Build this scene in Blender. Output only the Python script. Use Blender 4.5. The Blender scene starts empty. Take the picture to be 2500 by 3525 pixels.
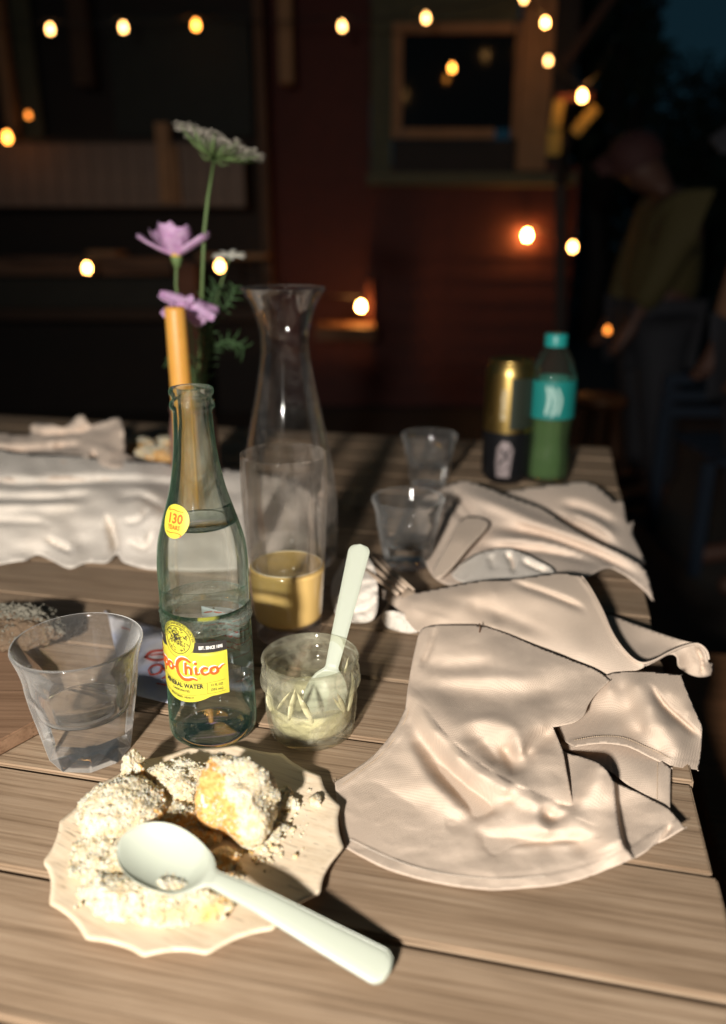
import bpy, bmesh, math, random
import numpy as np
from mathutils import Vector, Matrix, noise
from mathutils.geometry import delaunay_2d_cdt
random.seed(7)
SC = bpy.context.scene
COL = SC.collection
R = math.radians
PI = math.pi

# ------------------------------------------------------------------ camera
TZ = 0.75                       # height of the table top above the ground
HC = 0.32                       # camera above the table top
FPX, PITCH, IW, IH = 2800.0, R(18.7), 2500, 3525
cam = bpy.data.cameras.new('camera')
cam.sensor_fit = 'VERTICAL'; cam.sensor_height = 36.0; cam.sensor_width = 24.0
cam.lens = FPX / IH * 36.0
cam.clip_start = 0.02; cam.clip_end = 300
cam.dof.use_dof = True; cam.dof.focus_distance = 0.535
cam.dof.aperture_fstop = cam.lens / 8.6
cam.dof.aperture_blades = 0
camo = bpy.data.objects.new('camera', cam); COL.objects.link(camo)
camo.location = (0, 0, TZ + HC); camo.rotation_euler = (R(90) - PITCH, 0, 0)
SC.camera = camo

# ------------------------------------------------------------------ world: late dusk
w = bpy.data.worlds.new('World'); SC.world = w; w.use_nodes = True
nt = w.node_tree; bg = nt.nodes['Background']
sky = nt.nodes.new('ShaderNodeTexSky'); sky.sky_type = 'NISHITA'; sky.sun_disc = False
sky.sun_elevation = R(-2.0); sky.sun_rotation = R(180)
tint = nt.nodes.new('ShaderNodeMix'); tint.data_type = 'RGBA'; tint.blend_type = 'MIX'; tint.inputs[0].default_value = 1.0
tint.inputs[7].default_value = (.030, .100, .150, 1)      # deep blue of the last dusk light
nt.links.new(sky.outputs[0], tint.inputs[6]); nt.links.new(tint.outputs[2], bg.inputs[0]); bg.inputs[1].default_value = 0.13

# ------------------------------------------------------------------ the camera's flash, held left of the lens
fl = bpy.data.lights.new('camera_flash', 'SPOT')
fl.energy = 110; fl.color = (1.0, 0.94, 0.86); fl.shadow_soft_size = 0.034
fl.spot_size = R(110); fl.spot_blend = 0.9
flo = bpy.data.objects.new('camera_flash', fl); COL.objects.link(flo)
flo.location = (-0.28, -0.52, TZ + 0.50)
flo.rotation_euler = (Vector((0.1, 0.75, TZ)) - Vector(flo.location)).to_track_quat('-Z', 'Y').to_euler()

SC.view_settings.view_transform = 'Standard'; SC.view_settings.look = 'None'
SC.view_settings.exposure = 0.0; SC.view_settings.gamma = 1.0
SC.view_settings.use_curve_mapping = False
SC.cycles.use_denoising = True
SC.cycles.max_bounces = 14; SC.cycles.transmission_bounces = 12; SC.cycles.glossy_bounces = 6
SC.cycles.transparent_max_bounces = 16
SC.cycles.sample_clamp_indirect = 12.0
SC.cycles.blur_glossy = 0.5

# ------------------------------------------------------------------ helpers
CP, SP = math.cos(PITCH), math.sin(PITCH)
def un(x, y, z=0.0):
    """where the sight line through photo point (x, y) meets the height z above the table"""
    a = (x - IW/2)/FPX; b = (IH/2 - y)/FPX
    d = (a, CP + b*SP, -SP + b*CP); k = (z - HC)/d[2]
    return Vector((d[0]*k, d[1]*k, TZ + z))
def at(x, y, Y):
    a = (x - IW/2)/FPX; b = (IH/2 - y)/FPX
    d = (a, CP + b*SP, -SP + b*CP); k = Y/d[1]
    return Vector((d[0]*k, Y, TZ + HC + d[2]*k))

def link(name, me, mat=None, parent=None, smooth=True):
    o = bpy.data.objects.new(name, me); COL.objects.link(o)
    if mat is not None:
        for m in (mat if isinstance(mat, (list, tuple)) else [mat]): me.materials.append(m)
    if smooth:
        for p in me.polygons: p.use_smooth = True
    if parent is not None: o.parent = parent
    return o
def mesh(name, V, F, mat=None, parent=None, smooth=True):
    me = bpy.data.meshes.new(name); me.from_pydata([tuple(v) for v in V], [], F); me.update()
    return link(name, me, mat, parent, smooth)
def bm_obj(name, bm, mat=None, parent=None, smooth=False):
    me = bpy.data.meshes.new(name); bm.normal_update(); bm.to_mesh(me); bm.free()
    return link(name, me, mat, parent, smooth)
def empty(name, loc, rz=0.0):
    o = bpy.data.objects.new(name, None); COL.objects.link(o)
    o.empty_display_size = 0.05
    o.location = loc; o.rotation_euler = (0, 0, rz); return o
def tag(o, label=None, cat=None, group=None, kind=None):
    if label: o['label'] = label
    if cat: o['category'] = cat
    if group: o['group'] = group
    if kind: o['kind'] = kind
    return o
def structure(o): o['kind'] = 'structure'; return o

def add_box(bm, c, s, rot=None, bev=0.0):
    M = Matrix.Translation(Vector(c)) @ (rot.to_matrix().to_4x4() if rot is not None else Matrix.Identity(4)) @ Matrix.Diagonal((s[0], s[1], s[2], 1))
    r = bmesh.ops.create_cube(bm, size=1.0, matrix=M)
    if bev > 0:
        es = set()
        for v in r['verts']: es.update(v.link_edges)
        bmesh.ops.bevel(bm, geom=list(es), offset=bev, segments=2, affect='EDGES', clamp_overlap=True)
def box(name, c, s, mat, parent=None, bev=0.0, rz=0.0, rot=None):
    from mathutils import Euler
    bm = bmesh.new(); add_box(bm, (0, 0, 0), s, None, bev)
    o = bm_obj(name, bm, mat, parent); o.location = c
    o.rotation_euler = rot if rot else (0, 0, rz)
    return o
def lathe_mesh(name, prof, n=64):
    """prof: (r, z) from bottom to top; r = 0 closes with a single vertex"""
    V, rings, F = [], [], []
    for r, z in prof:
        if r <= 1e-7: rings.append([len(V)]); V.append((0, 0, z))
        else:
            rings.append(list(range(len(V), len(V)+n)))
            for k in range(n): V.append((r*math.cos(2*PI*k/n), r*math.sin(2*PI*k/n), z))
    for a, b in zip(rings, rings[1:]):
        for k in range(n):
            k2 = (k+1) % n
            if len(a) == 1 and len(b) == 1: continue
            if len(a) == 1: F.append((a[0], b[k2], b[k]))
            elif len(b) == 1: F.append((a[k], a[k2], b[0]))
            else: F.append((a[k], a[k2], b[k2], b[k]))
    me = bpy.data.meshes.new(name); me.from_pydata(V, [], F); me.update()
    bm = bmesh.new(); bm.from_mesh(me); bmesh.ops.recalc_face_normals(bm, faces=bm.faces); bm.to_mesh(me); bm.free()
    return me
def lathe(name, prof, mat, parent=None, n=64, loc=None):
    o = link(name, lathe_mesh(name, prof, n), mat, parent)
    if loc is not None: o.location = loc
    return o
def spl(pts, n=8, closed=False):
    """Catmull-Rom through points of any dimension"""
    P = [np.array(p, float) for p in pts]; out = []
    m = len(P)
    rng = range(m if closed else m-1)
    for i in rng:
        if closed: p0, p1, p2, p3 = P[(i-1) % m], P[i], P[(i+1) % m], P[(i+2) % m]
        else: p0, p1, p2, p3 = P[max(i-1, 0)], P[i], P[i+1], P[min(i+2, m-1)]
        for k in range(n):
            t = k/n
            out.append(0.5*((2*p1) + (p2-p0)*t + (2*p0-5*p1+4*p2-p3)*t*t + (3*p1-p0-3*p2+p3)*t**3))
    if not closed: out.append(P[-1])
    return out
def tube(name, pts, rad, mat, parent=None, n=10, flat=1.0, closed=False, ret=False):
    """a tube along points; rad a number or a list"""
    pts = [Vector(p) for p in pts]; m = len(pts)
    rs = rad if isinstance(rad, (list, tuple)) else [rad]*m
    V, F = [], []; nrm = None
    for i, p in enumerate(pts):
        if closed: t = (pts[(i+1) % m]-pts[(i-1) % m]).normalized()
        else: t = (pts[min(i+1, m-1)]-pts[max(i-1, 0)]).normalized()
        if nrm is None:
            nrm = t.orthogonal().normalized()
        nrm = (nrm - t*nrm.dot(t)).normalized(); b = t.cross(nrm)
        for k in range(n):
            a = 2*PI*k/n; V.append(p + (nrm*math.cos(a) + b*math.sin(a)*flat)*rs[i])
    for i in range(m if closed else m-1):
        j = (i+1) % m
        for k in range(n):
            k2 = (k+1) % n
            F.append((i*n+k, i*n+k2, j*n+k2, j*n+k))
    if not closed:
        F.append(tuple(range(n-1, -1, -1))); F.append(tuple((m-1)*n+k for k in range(n)))
    if ret: return V, F
    return mesh(name, V, F, mat, parent)
def fill2d(outline, step, keep=None):
    """triangulate a 2-D outline with evenly spread inner points -> (points, triangles)"""
    O = np.array(outline, float)
    x0, y0 = O.min(0); x1, y1 = O.max(0)
    xs = np.arange(x0, x1+step, step); ys = np.arange(y0, y1+step*.87, step*.87)
    P = []
    for j, yy in enumerate(ys):
        for xx in xs: P.append((xx + (step/2 if j % 2 else 0), yy))
    P = np.array(P)
    inside = np.zeros(len(P), bool); dmin = np.full(len(P), 1e9)
    n = len(O)
    for i in range(n):
        a, b = O[i], O[(i+1) % n]
        c = ((a[1] > P[:, 1]) != (b[1] > P[:, 1]))
        with np.errstate(divide='ignore', invalid='ignore'):
            xi = (b[0]-a[0])*(P[:, 1]-a[1])/(b[1]-a[1]+1e-30)+a[0]
        inside ^= c & (P[:, 0] < xi)
        ab = b-a; L = (ab**2).sum()+1e-30
        t = np.clip(((P-a) @ ab)/L, 0, 1); d = np.hypot(*(P-(a+t[:, None]*ab)).T)
        dmin = np.minimum(dmin, d)
    P = P[inside & (dmin > step*.45)]
    A = [Vector(p) for p in O] + [Vector(p) for p in P]
    E = [(i, (i+1) % n) for i in range(n)]
    v, e, f, *_ = delaunay_2d_cdt(A, E, [], 1, 1e-7)
    return [(p.x, p.y) for p in v], [tuple(t) for t in f]
def resample(pl, step, closed=False):
    P = [np.array(p, float) for p in pl]
    if closed: P = P+[P[0]]
    out = []
    for a, b in zip(P, P[1:]):
        L = np.hypot(*(b-a)[:2]); k = max(1, int(round(L/step)))
        for i in range(k): out.append(a+(b-a)*i/k)
    if not closed: out.append(P[-1])
    return out
def dist_poly(P, pl):
    """distance, signed side and length parameter (0..1) of points P to polyline pl"""
    pl = np.array(pl, float)[:, :2]
    D = np.full(len(P), 1e9); S = np.zeros(len(P)); T = np.zeros(len(P))
    seg = np.hypot(*(pl[1:]-pl[:-1]).T); tot = seg.sum(); acc = 0
    for a, b, L in zip(pl, pl[1:], seg):
        ab = b-a
        t = np.clip(((P-a) @ ab)/(L*L+1e-12), 0, 1); q = P-(a+t[:, None]*ab)
        d = np.hypot(*q.T); s = np.sign(ab[0]*q[:, 1]-ab[1]*q[:, 0])
        m = d < D
        D[m] = d[m]; S[m] = s[m]; T[m] = (acc+t[m]*L)/tot
        acc += L
    return D, S, T

# ------------------------------------------------------------------ materials
def mat(name, col=(.5, .5, .5), rough=.6, metal=0.0, spec=.5, **kw):
    m = bpy.data.materials.new(name); m.use_nodes = True
    b = m.node_tree.nodes['Principled BSDF']
    b.inputs['Base Color'].default_value = (*col, 1); b.inputs['Roughness'].default_value = rough
    b.inputs['Metallic'].default_value = metal; b.inputs['Specular IOR Level'].default_value = spec
    for k, v in kw.items(): b.inputs[k].default_value = v
    return m
class N:
    def __init__(s, m): s.m = m; s.t = m.node_tree; s.b = s.t.nodes.get('Principled BSDF')
    def new(s, typ, **kw):
        n = s.t.nodes.new(typ)
        for k, v in kw.items():
            if hasattr(n, k): setattr(n, k, v)
            else: n.inputs[k.replace('_', ' ')].default_value = v
        return n
    def l(s, a, b): s.t.links.new(a, b)
    def coords(s, kind='Object', scale=(1, 1, 1), rot=(0, 0, 0), loc=(0, 0, 0)):
        tc = s.new('ShaderNodeTexCoord'); mp = s.new('ShaderNodeMapping')
        mp.inputs['Scale'].default_value = scale; mp.inputs['Rotation'].default_value = rot; mp.inputs['Location'].default_value = loc
        s.l(tc.outputs[kind], mp.inputs[0]); return mp.outputs[0]
    def noise(s, vec, scale=5, detail=4, rough=.5, dist=0):
        n = s.new('ShaderNodeTexNoise'); n.inputs['Scale'].default_value = scale; n.inputs['Detail'].default_value = detail
        n.inputs['Roughness'].default_value = rough; n.inputs['Distortion'].default_value = dist
        if vec is not None: s.l(vec, n.inputs['Vector'])
        return n.outputs[0]
    def ramp(s, fac, stops):
        r = s.new('ShaderNodeValToRGB'); e = r.color_ramp.elements
        while len(e) < len(stops): e.new(.5)
        for k, (p, c) in enumerate(stops):
            e[k].position = p; e[k].color = (*c, 1) if len(c) == 3 else c
        s.l(fac, r.inputs[0]); return r.outputs[0]
    def mix(s, fac, a, b, mode='MIX'):
        n = s.new('ShaderNodeMix', data_type='RGBA', blend_type=mode)
        for src, i in ((fac, 0), (a, 6), (b, 7)):
            if isinstance(src, (int, float)): n.inputs[i].default_value = src
            elif isinstance(src, tuple): n.inputs[i].default_value = (*src, 1)
            else: s.l(src, n.inputs[i])
        return n.outputs[2]
    def math(s, op, a, b=0.0, c=0.0):
        n = s.new('ShaderNodeMath', operation=op)
        for i, src in enumerate((a, b, c)):
            if isinstance(src, (int, float)): n.inputs[i].default_value = src
            else: s.l(src, n.inputs[i])
        return n.outputs[0]
    def bump(s, h, strength=.3, dist=.001, to=True):
        n = s.new('ShaderNodeBump'); n.inputs['Strength'].default_value = strength; n.inputs['Distance'].default_value = dist
        s.l(h, n.inputs['Height'])
        if to: s.l(n.outputs[0], s.b.inputs['Normal'])
        return n.outputs[0]
    def rand(s):
        return s.new('ShaderNodeObjectInfo').outputs['Random']

def wood(name, dark, mid, light, streak=1.0, sx=1.0, rough=.55, stain=.25):
    """grain runs along the object's own X"""
    m = mat(name, mid, rough, spec=.35); n = N(m)
    tc = n.new('ShaderNodeTexCoord'); cb = n.new('ShaderNodeCombineXYZ')
    rd = n.rand(); sh = n.math('MULTIPLY', rd, 37.0); n.l(sh, cb.inputs[0]); n.l(sh, cb.inputs[1]); n.l(sh, cb.inputs[2])
    add = n.new('ShaderNodeVectorMath', operation='ADD'); n.l(tc.outputs['Object'], add.inputs[0]); n.l(cb.outputs[0], add.inputs[1])
    def mp(sc):
        k = n.new('ShaderNodeMapping'); k.inputs['Scale'].default_value = sc; n.l(add.outputs[0], k.inputs[0]); return k.outputs[0]
    warp = n.noise(mp((3*sx, 12*sx, 12*sx)), 1.0, 3)
    g1 = n.noise(mp((4*sx, 250*sx, 250*sx)), 1.0, 8, .68, .6)
    g2 = n.noise(mp((16*sx, 700*sx, 700*sx)), 1.0, 4, .6)
    ring = n.new('ShaderNodeTexWave', wave_type='BANDS', bands_direction='Y'); ring.inputs['Scale'].default_value = 1.0
    ring.inputs['Distortion'].default_value = 16.0; ring.inputs['Detail'].default_value = 3; ring.inputs['Detail Scale'].default_value = .9
    n.l(mp((1.6*sx, 20*sx, 20*sx)), ring.inputs['Vector'])
    s1 = n.math('ADD', n.math('MULTIPLY', g1, .60), n.math('MULTIPLY', ring.outputs['Fac'], .03))
    s2 = n.math('ADD', s1, n.math('MULTIPLY', g2, .37))
    c = n.ramp(s2, [(.33, dark), (.48, mid), (.64, light)])
    blot = n.noise(mp((9*sx, 26*sx, 26*sx)), 1.0, 4, .6)
    c = n.mix(n.math('MULTIPLY', n.ramp(blot, [(.42, (0, 0, 0)), (.72, (1, 1, 1))]), stain), c, dark)
    crk = n.noise(mp((3*sx, 560*sx, 560*sx)), 1.0, 3, .5, .2)
    c = n.mix(n.math('MULTIPLY', n.ramp(crk, [(.30, (1, 1, 1)), (.37, (0, 0, 0))]), .8), c, tuple(k*.45 for k in dark))
    vk = n.new('ShaderNodeTexVoronoi'); vk.inputs['Scale'].default_value = 1.0; n.l(mp((5*sx, 12*sx, 12*sx)), vk.inputs['Vector'])
    c = n.mix(n.math('MULTIPLY', n.ramp(vk.outputs['Distance'], [(.03, (1, 1, 1)), (.10, (0, 0, 0))]), .75), c, dark)
    val = n.new('ShaderNodeHueSaturation'); n.l(c, val.inputs['Color'])
    n.l(n.math('ADD', .86, n.math('MULTIPLY', rd, .28)), val.inputs['Value'])
    n.l(val.outputs[0], n.b.inputs['Base Color'])
    n.bump(s2, .55*streak, .0010)
    rr = n.math('ADD', rough-.12, n.math('MULTIPLY', g1, .3)); n.l(rr, n.b.inputs['Roughness'])
    return m
M = {}
M['table'] = wood('table_wood', (.15, .095, .056), (.315, .220, .142), (.44, .325, .222), 1.0, 1.0, .6, .35)
M['bench'] = wood('bench_wood', (.06, .026, .011), (.20, .088, .036), (.30, .14, .065), 1.0, 1.0, .7, .3)
M['board'] = wood('serving_board_wood', (.13, .07, .04), (.21, .125, .075), (.28, .17, .105), .4, .6, .45, .15)

def fabric(name, c1, c2, scale=1400, bump=.32, wr=.0):
    m = mat(name, c1, 1.0, spec=.02); n = N(m)
    n.b.inputs['Sheen Weight'].default_value = .06; n.b.inputs['Sheen Roughness'].default_value = .5
    v = n.coords('Object')
    big = n.noise(v, 9, 4, .55); fine = n.noise(v, 420, 3, .6)
    c = n.mix(n.ramp(big, [(.35, (0, 0, 0)), (.65, (1, 1, 1))]), c1, c2)
    c = n.mix(n.math('MULTIPLY', fine, .22), c, tuple(k*.72 for k in c1))
    n.l(c, n.b.inputs['Base Color'])
    w1 = n.new('ShaderNodeTexWave', wave_type='BANDS', bands_direction='X'); w1.inputs['Scale'].default_value = scale/6.28
    w2 = n.new('ShaderNodeTexWave', wave_type='BANDS', bands_direction='Y'); w2.inputs['Scale'].default_value = scale/6.28
    n.l(n.coords('Object', rot=(0, 0, .5)), w1.inputs['Vector']); n.l(n.coords('Object', rot=(0, 0, .5)), w2.inputs['Vector'])
    h = n.math('ADD', n.math('MULTIPLY', w1.outputs['Fac'], w2.outputs['Fac']), n.math('MULTIPLY', fine, .8))
    if wr: h = n.math('ADD', h, n.math('MULTIPLY', n.noise(n.coords('Object', scale=(1, 1, 1)), 45, 5, .6, 1.5), wr))
    n.bump(h, bump, .0006)
    return m
M['linen'] = fabric('beige_linen', (.555, .44, .345), (.62, .50, .40))
M['linen2'] = fabric('dusty_linen', (.64, .51, .41), (.70, .57, .465))
M['gauze'] = fabric('white_gauze', (.72, .645, .56), (.78, .71, .63), 700, .8, 2.5)
M['thread'] = mat('sewing_thread', (.62, .46, .30), .8)
def glass_mat(name, col=(1, 1, 1), rough=0.0, ior=1.48, bright_film=0.0, thin=0.0, edge=0.0, film=(.92, .86, .76), fr=1.25, gr=.045):
    m = bpy.data.materials.new(name); m.use_nodes = True; t = m.node_tree; t.nodes.clear()
    g = t.nodes.new('ShaderNodeBsdfGlass'); g.inputs['Color'].default_value = (*col, 1)
    g.inputs['Roughness'].default_value = rough; g.inputs['IOR'].default_value = ior
    o = t.nodes.new('ShaderNodeOutputMaterial')
    if thin:                     # part of the light goes straight on, as through a thin even wall
        tp = t.nodes.new('ShaderNodeBsdfTransparent'); tp.inputs[0].default_value = (*col, 1); tm = t.nodes.new('ShaderNodeMixShader'); tm.inputs[0].default_value = thin
        t.links.new(g.outputs[0], tm.inputs[1]); t.links.new(tp.outputs[0], tm.inputs[2]); g = tm
    gl = t.nodes.new('ShaderNodeBsdfGlossy'); gl.inputs['Roughness'].default_value = gr; gm = t.nodes.new('ShaderNodeMixShader')
    lw = t.nodes.new('ShaderNodeFresnel'); lw.inputs[0].default_value = fr
    t.links.new(lw.outputs[0], gm.inputs[0]); t.links.new(g.outputs[0], gm.inputs[1]); t.links.new(gl.outputs[0], gm.inputs[2])
    if bright_film:                     # faint matt film that paints in brightness, strongest as bright edges
        d = t.nodes.new('ShaderNodeBsdfDiffuse'); d.inputs[0].default_value = (*film, 1); mx = t.nodes.new('ShaderNodeMixShader')
        nz = t.nodes.new('ShaderNodeTexNoise'); nz.inputs['Scale'].default_value = 70; nz.inputs['Detail'].default_value = 5
        mr = t.nodes.new('ShaderNodeMapRange'); mr.inputs[1].default_value = .35; mr.inputs[2].default_value = .75; mr.inputs[3].default_value = bright_film*.4; mr.inputs[4].default_value = bright_film*1.8
        t.links.new(nz.outputs[0], mr.inputs[0])
        fw = t.nodes.new('ShaderNodeLayerWeight'); fw.inputs['Blend'].default_value = .5; pw = t.nodes.new('ShaderNodeMath'); pw.operation = 'POWER'; pw.inputs[1].default_value = 4.0; t.links.new(fw.outputs['Facing'], pw.inputs[0])
        ma = t.nodes.new('ShaderNodeMath'); ma.operation = 'MULTIPLY_ADD'; ma.inputs[1].default_value = edge; t.links.new(pw.outputs[0], ma.inputs[0]); t.links.new(mr.outputs[0], ma.inputs[2]); t.links.new(ma.outputs[0], mx.inputs[0]); t.links.new(gm.outputs[0], mx.inputs[1]); t.links.new(d.outputs[0], mx.inputs[2]); t.links.new(mx.outputs[0], o.inputs[0])
    else: t.links.new(g.outputs[0], o.inputs[0])
    return m
def thin_glass(name, tint=(.93, .93, .92), film=0.0, filmcol=(.8, .8, .8), scale=60, base=.04, edge=.6, smear=0.0, rim=.22):
    """thin clear wall: what lies behind shows straight through, the rest is reflection and a film, part smear, part brightness painted at the edges"""
    m = bpy.data.materials.new(name); m.use_nodes = True; n = N(m); t = m.node_tree; t.nodes.clear(); n.b = None
    tr = n.new('ShaderNodeBsdfTransparent'); tr.inputs[0].default_value = (*tint, 1)
    gl = n.new('ShaderNodeBsdfGlossy'); gl.inputs['Roughness'].default_value = .04
    lw = n.new('ShaderNodeLayerWeight'); lw.inputs['Blend'].default_value = .35
    f = n.math('ADD', base, n.math('MULTIPLY', n.math('POWER', lw.outputs['Fresnel'], 1.3), edge))
    mx = n.new('ShaderNodeMixShader'); n.l(f, mx.inputs[0]); n.l(tr.outputs[0], mx.inputs[1]); n.l(gl.outputs[0], mx.inputs[2])
    out = n.new('ShaderNodeOutputMaterial'); res = mx
    if True:
        df = n.new('ShaderNodeBsdfDiffuse'); df.inputs[0].default_value = (*filmcol, 1)
        tl = n.new('ShaderNodeBsdfTranslucent'); tl.inputs[0].default_value = (*filmcol, 1)
        m0 = n.new('ShaderNodeMixShader'); m0.inputs[0].default_value = .5; n.l(df.outputs[0], m0.inputs[1]); n.l(tl.outputs[0], m0.inputs[2])
        fac = n.math('ADD', film, n.math('MULTIPLY', n.ramp(n.noise(n.coords('Object'), scale, 4, .6, 1.0), [(.45, (0, 0, 0)), (.7, (1, 1, 1))]), smear))
        fac = n.math('ADD', fac, n.math('MULTIPLY', n.math('POWER', lw.outputs['Facing'], 7.0), rim))  # pale film raised at grazing angles paints in bright rims
        m2 = n.new('ShaderNodeMixShader'); n.l(fac, m2.inputs[0]); n.l(mx.outputs[0], m2.inputs[1]); n.l(m0.outputs[0], m2.inputs[2]); res = m2
    n.l(res.outputs[0], out.inputs[0]); return m
M['green_glass'] = glass_mat('green_tinted_glass', (.970, .998, .978), 0, 1.46, .005, .72, .16, (.34, .72, .48), 1.26)
M['clear_glass'] = glass_mat('clear_glass', (.99, .99, .99), 0, 1.47, .018, .93, .42, (.96, .95, .92), 1.22, .06)
M['water'] = glass_mat('water', (.99, 1, .995), 0, 1.33)

def plain(name, col, rough=.6, var=.12, scale=30, bump=.0, **kw):
    m = mat(name, col, rough, **kw); n = N(m)
    f = n.noise(n.coords('Object'), scale, 5, .6)
    n.l(n.mix(f, tuple(k*(1-var*2) for k in col), tuple(min(1, k*(1+var*2)) for k in col)), n.b.inputs['Base Color'])
    if bump: n.bump(n.noise(n.coords('Object'), scale*6, 4, .6), bump, .002)
    return m

TROT = R(-12.8)                  # the table is turned a little to the right
TU = Vector((math.cos(TROT), math.sin(TROT), 0)); TV = Vector((-math.sin(TROT), math.cos(TROT), 0))
def tuv(u, v, z=0.0): return TU*u + TV*v + Vector((0, 0, TZ+z))

# ================================================================== ground and table
bm = bmesh.new(); add_box(bm, (0, 20, -.05), (120, 90, .1))
g = structure(bm_obj('ground', bm, plain('ground_gravel', (.035, .028, .022), .95, .3, 3, .8)))

table = tag(empty('dining_table', tuv(0, 0, -TZ), TROT), 'long slatted wooden outdoor table carrying the whole meal', 'table')
U0, U1, VA, PW = -1.25, .105, -.13, .0790
k = 0
v = .300 - 6*PW
while v < 1.30:
    jit = random.uniform(-.0008, .0008)
    bm = bmesh.new(); add_box(bm, (0, 0, 0), (U1-U0, PW-.0032, .028), None, .0013)
    o = bm_obj('plank', bm, M['table'], table)
    o.location = ((U0+U1)/2 + random.uniform(-.0015, .0015), v+PW/2, TZ-.014-abs(jit))
    v += PW; k += 1
VMAX = v
for (uu, sx) in ((U1-.05, .03), (U0+.06, .03)):
    box('apron', (uu, (v+VA-.05)/2, TZ-.028-.04), (sx, v-VA-.25, .075), M['bench'], table, .002)
for uu in (U1-.10, U0+.12):
    for vv in (VA+.02, VMAX-.10):
        box('leg', (uu, vv, (TZ-.028)/2), (.07, .07, TZ-.030), M['bench'], table, .003)

# bench alongside the right end of the table
bench = tag(empty('bench', tuv(.42, .60, -TZ), TROT), 'dark brown wooden bench beside the right edge of the table', 'bench')
for i in range(3):
    box('seat_plank', (-.15+i*.125, .05, .44), (.12, 1.15, .03), M['bench'], bench, .003)
for vv in (-.42, .5):
    box('leg', (-.02, vv, .212), (.34, .05, .424), M['bench'], bench, .003)

# ================================================================== glassware
def ring_stack(fn, zs, n):
    """surface of revolution-like shape with a radius fn(z, angle)"""
    V, F = [], []
    for z in zs:
        for k in range(n):
            a = 2*PI*k/n; r = fn(z, a); V.append((r*math.cos(a), r*math.sin(a), z))
    m = len(zs)
    for i in range(m-1):
        for k in range(n):
            k2 = (k+1) % n
            F.append((i*n+k, i*n+k2, (i+1)*n+k2, (i+1)*n+k))
    return V, F
def interp(tab, z):
    for (z0, r0), (z1, r1) in zip(tab, tab[1:]):
        if z <= z1:
            t = (z-z0)/(z1-z0); t = max(0, min(1, t)); return r0+(r1-r0)*t
    return tab[-1][1]
def tumbler(name, loc, H, RR, turn, label, group, water=None, gm=None, n=144):
    """faceted tumbler: nine flat facets that end in arches under a round flared lip"""
    k = H/.081; q = RR/.040
    outer = [(p[0], p[1]) for p in spl([(0, .0262), (.018, .0292), (.038, .0325), (.052, .0342), (.060, .0348), (.069, .0366), (.0795, .0399)], 8)]
    face = [(0, .0240), (.03, .0291), (.046, .0318), (.053, .0342), (.058, .040), (.08, .06)]
    N9 = 9
    def ro(z, a):
        zz = z/k; ph = ((a-turn) % (2*PI/N9)) - PI/N9
        rr = interp(outer, zz); fc = interp(face, zz)/math.cos(ph)
        # soft minimum keeps the arris a little rounded
        d = .00018
        return q*(-d*math.log(math.exp(-rr/d+100*0)+math.exp(-fc/d)) if True else min(rr, fc))
    zs = [0, .0006] + [i*.0796/64 for i in range(1, 65)]
    zs = [z*k for z in zs]
    V, F = ring_stack(ro, zs, n)
    # bottom edge rounded in and closed
    for kk in range(n): V[kk] = (V[kk][0]*.975, V[kk][1]*.975, 0)
    bi = len(V); V.append((0, 0, .0015*k)); F += [(bi, (j+1) % n, j) for j in range(n)]
    # lip and inner wall
    inner = [(0, .0), (.0115, .0), (.0117, .016), (.0135, .0218), (.018, .0245), (.038, .0288), (.054, .0312), (.062, .0322), (.070, .0343), (.0785, .0376)]
    base = (len(zs)-1)*n
    prev = [base+j for j in range(n)]
    tops = [(.0807, .0396), (.0812, .0388), (.0807, .0380)] + [(z, r) for z, r in reversed(inner[2:])]
    fz = (water/k - .0010) if water else .0118
    tops = [(z, r) for z, r in tops if z > fz+.002] + ([(fz+.0008, interp(inner[2:], fz+.001)-.0003)] if water else [])
    for z, r in tops:
        ci = len(V)
        for j in range(n):
            a = 2*PI*j/n; V.append((q*r*math.cos(a), q*r*math.sin(a), z*k))
        cur = list(range(ci, ci+n))
        F += [(prev[j], prev[(j+1) % n], cur[(j+1) % n], cur[j]) for j in range(n)]
        prev = cur
    ci = len(V); V.append((0, 0, fz*k)); F += [(prev[j], prev[(j+1) % n], ci) for j in range(n)]
    root = tag(empty(name, loc), label, 'glass', group)
    o = mesh('glass_body', V, F, gm or M['clear_glass'], root)
    if water:
        rw = (interp(inner[2:], water/k))*q
        pr = [(0, water-.00095), (rw-.0004, water-.00075), (rw-.0001, water), (rw-.0011, water-.0004), (0, water-.0005)]
        lathe('water', pr, M['water'], root, 72)
    return root
GRP = 'faceted water tumblers on the table'
p = un(313, 2583)
tumbler('water_tumbler', p, .081, .0402, .12, 'faceted clear tumbler with a little water, nearest glass, left of the bottle', GRP, .034)
p = un(1402, 1938)
tumbler('water_tumbler', p, .071, .0372, .3, 'faceted clear tumbler beside the pale spoon and fork tines', GRP, .024, n=72)
p = un(1474, 1668)
tumbler('water_tumbler', p, .070, .0372, .0, 'farthest faceted tumbler, standing left of the tall can', GRP, .03, n=72)

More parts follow.
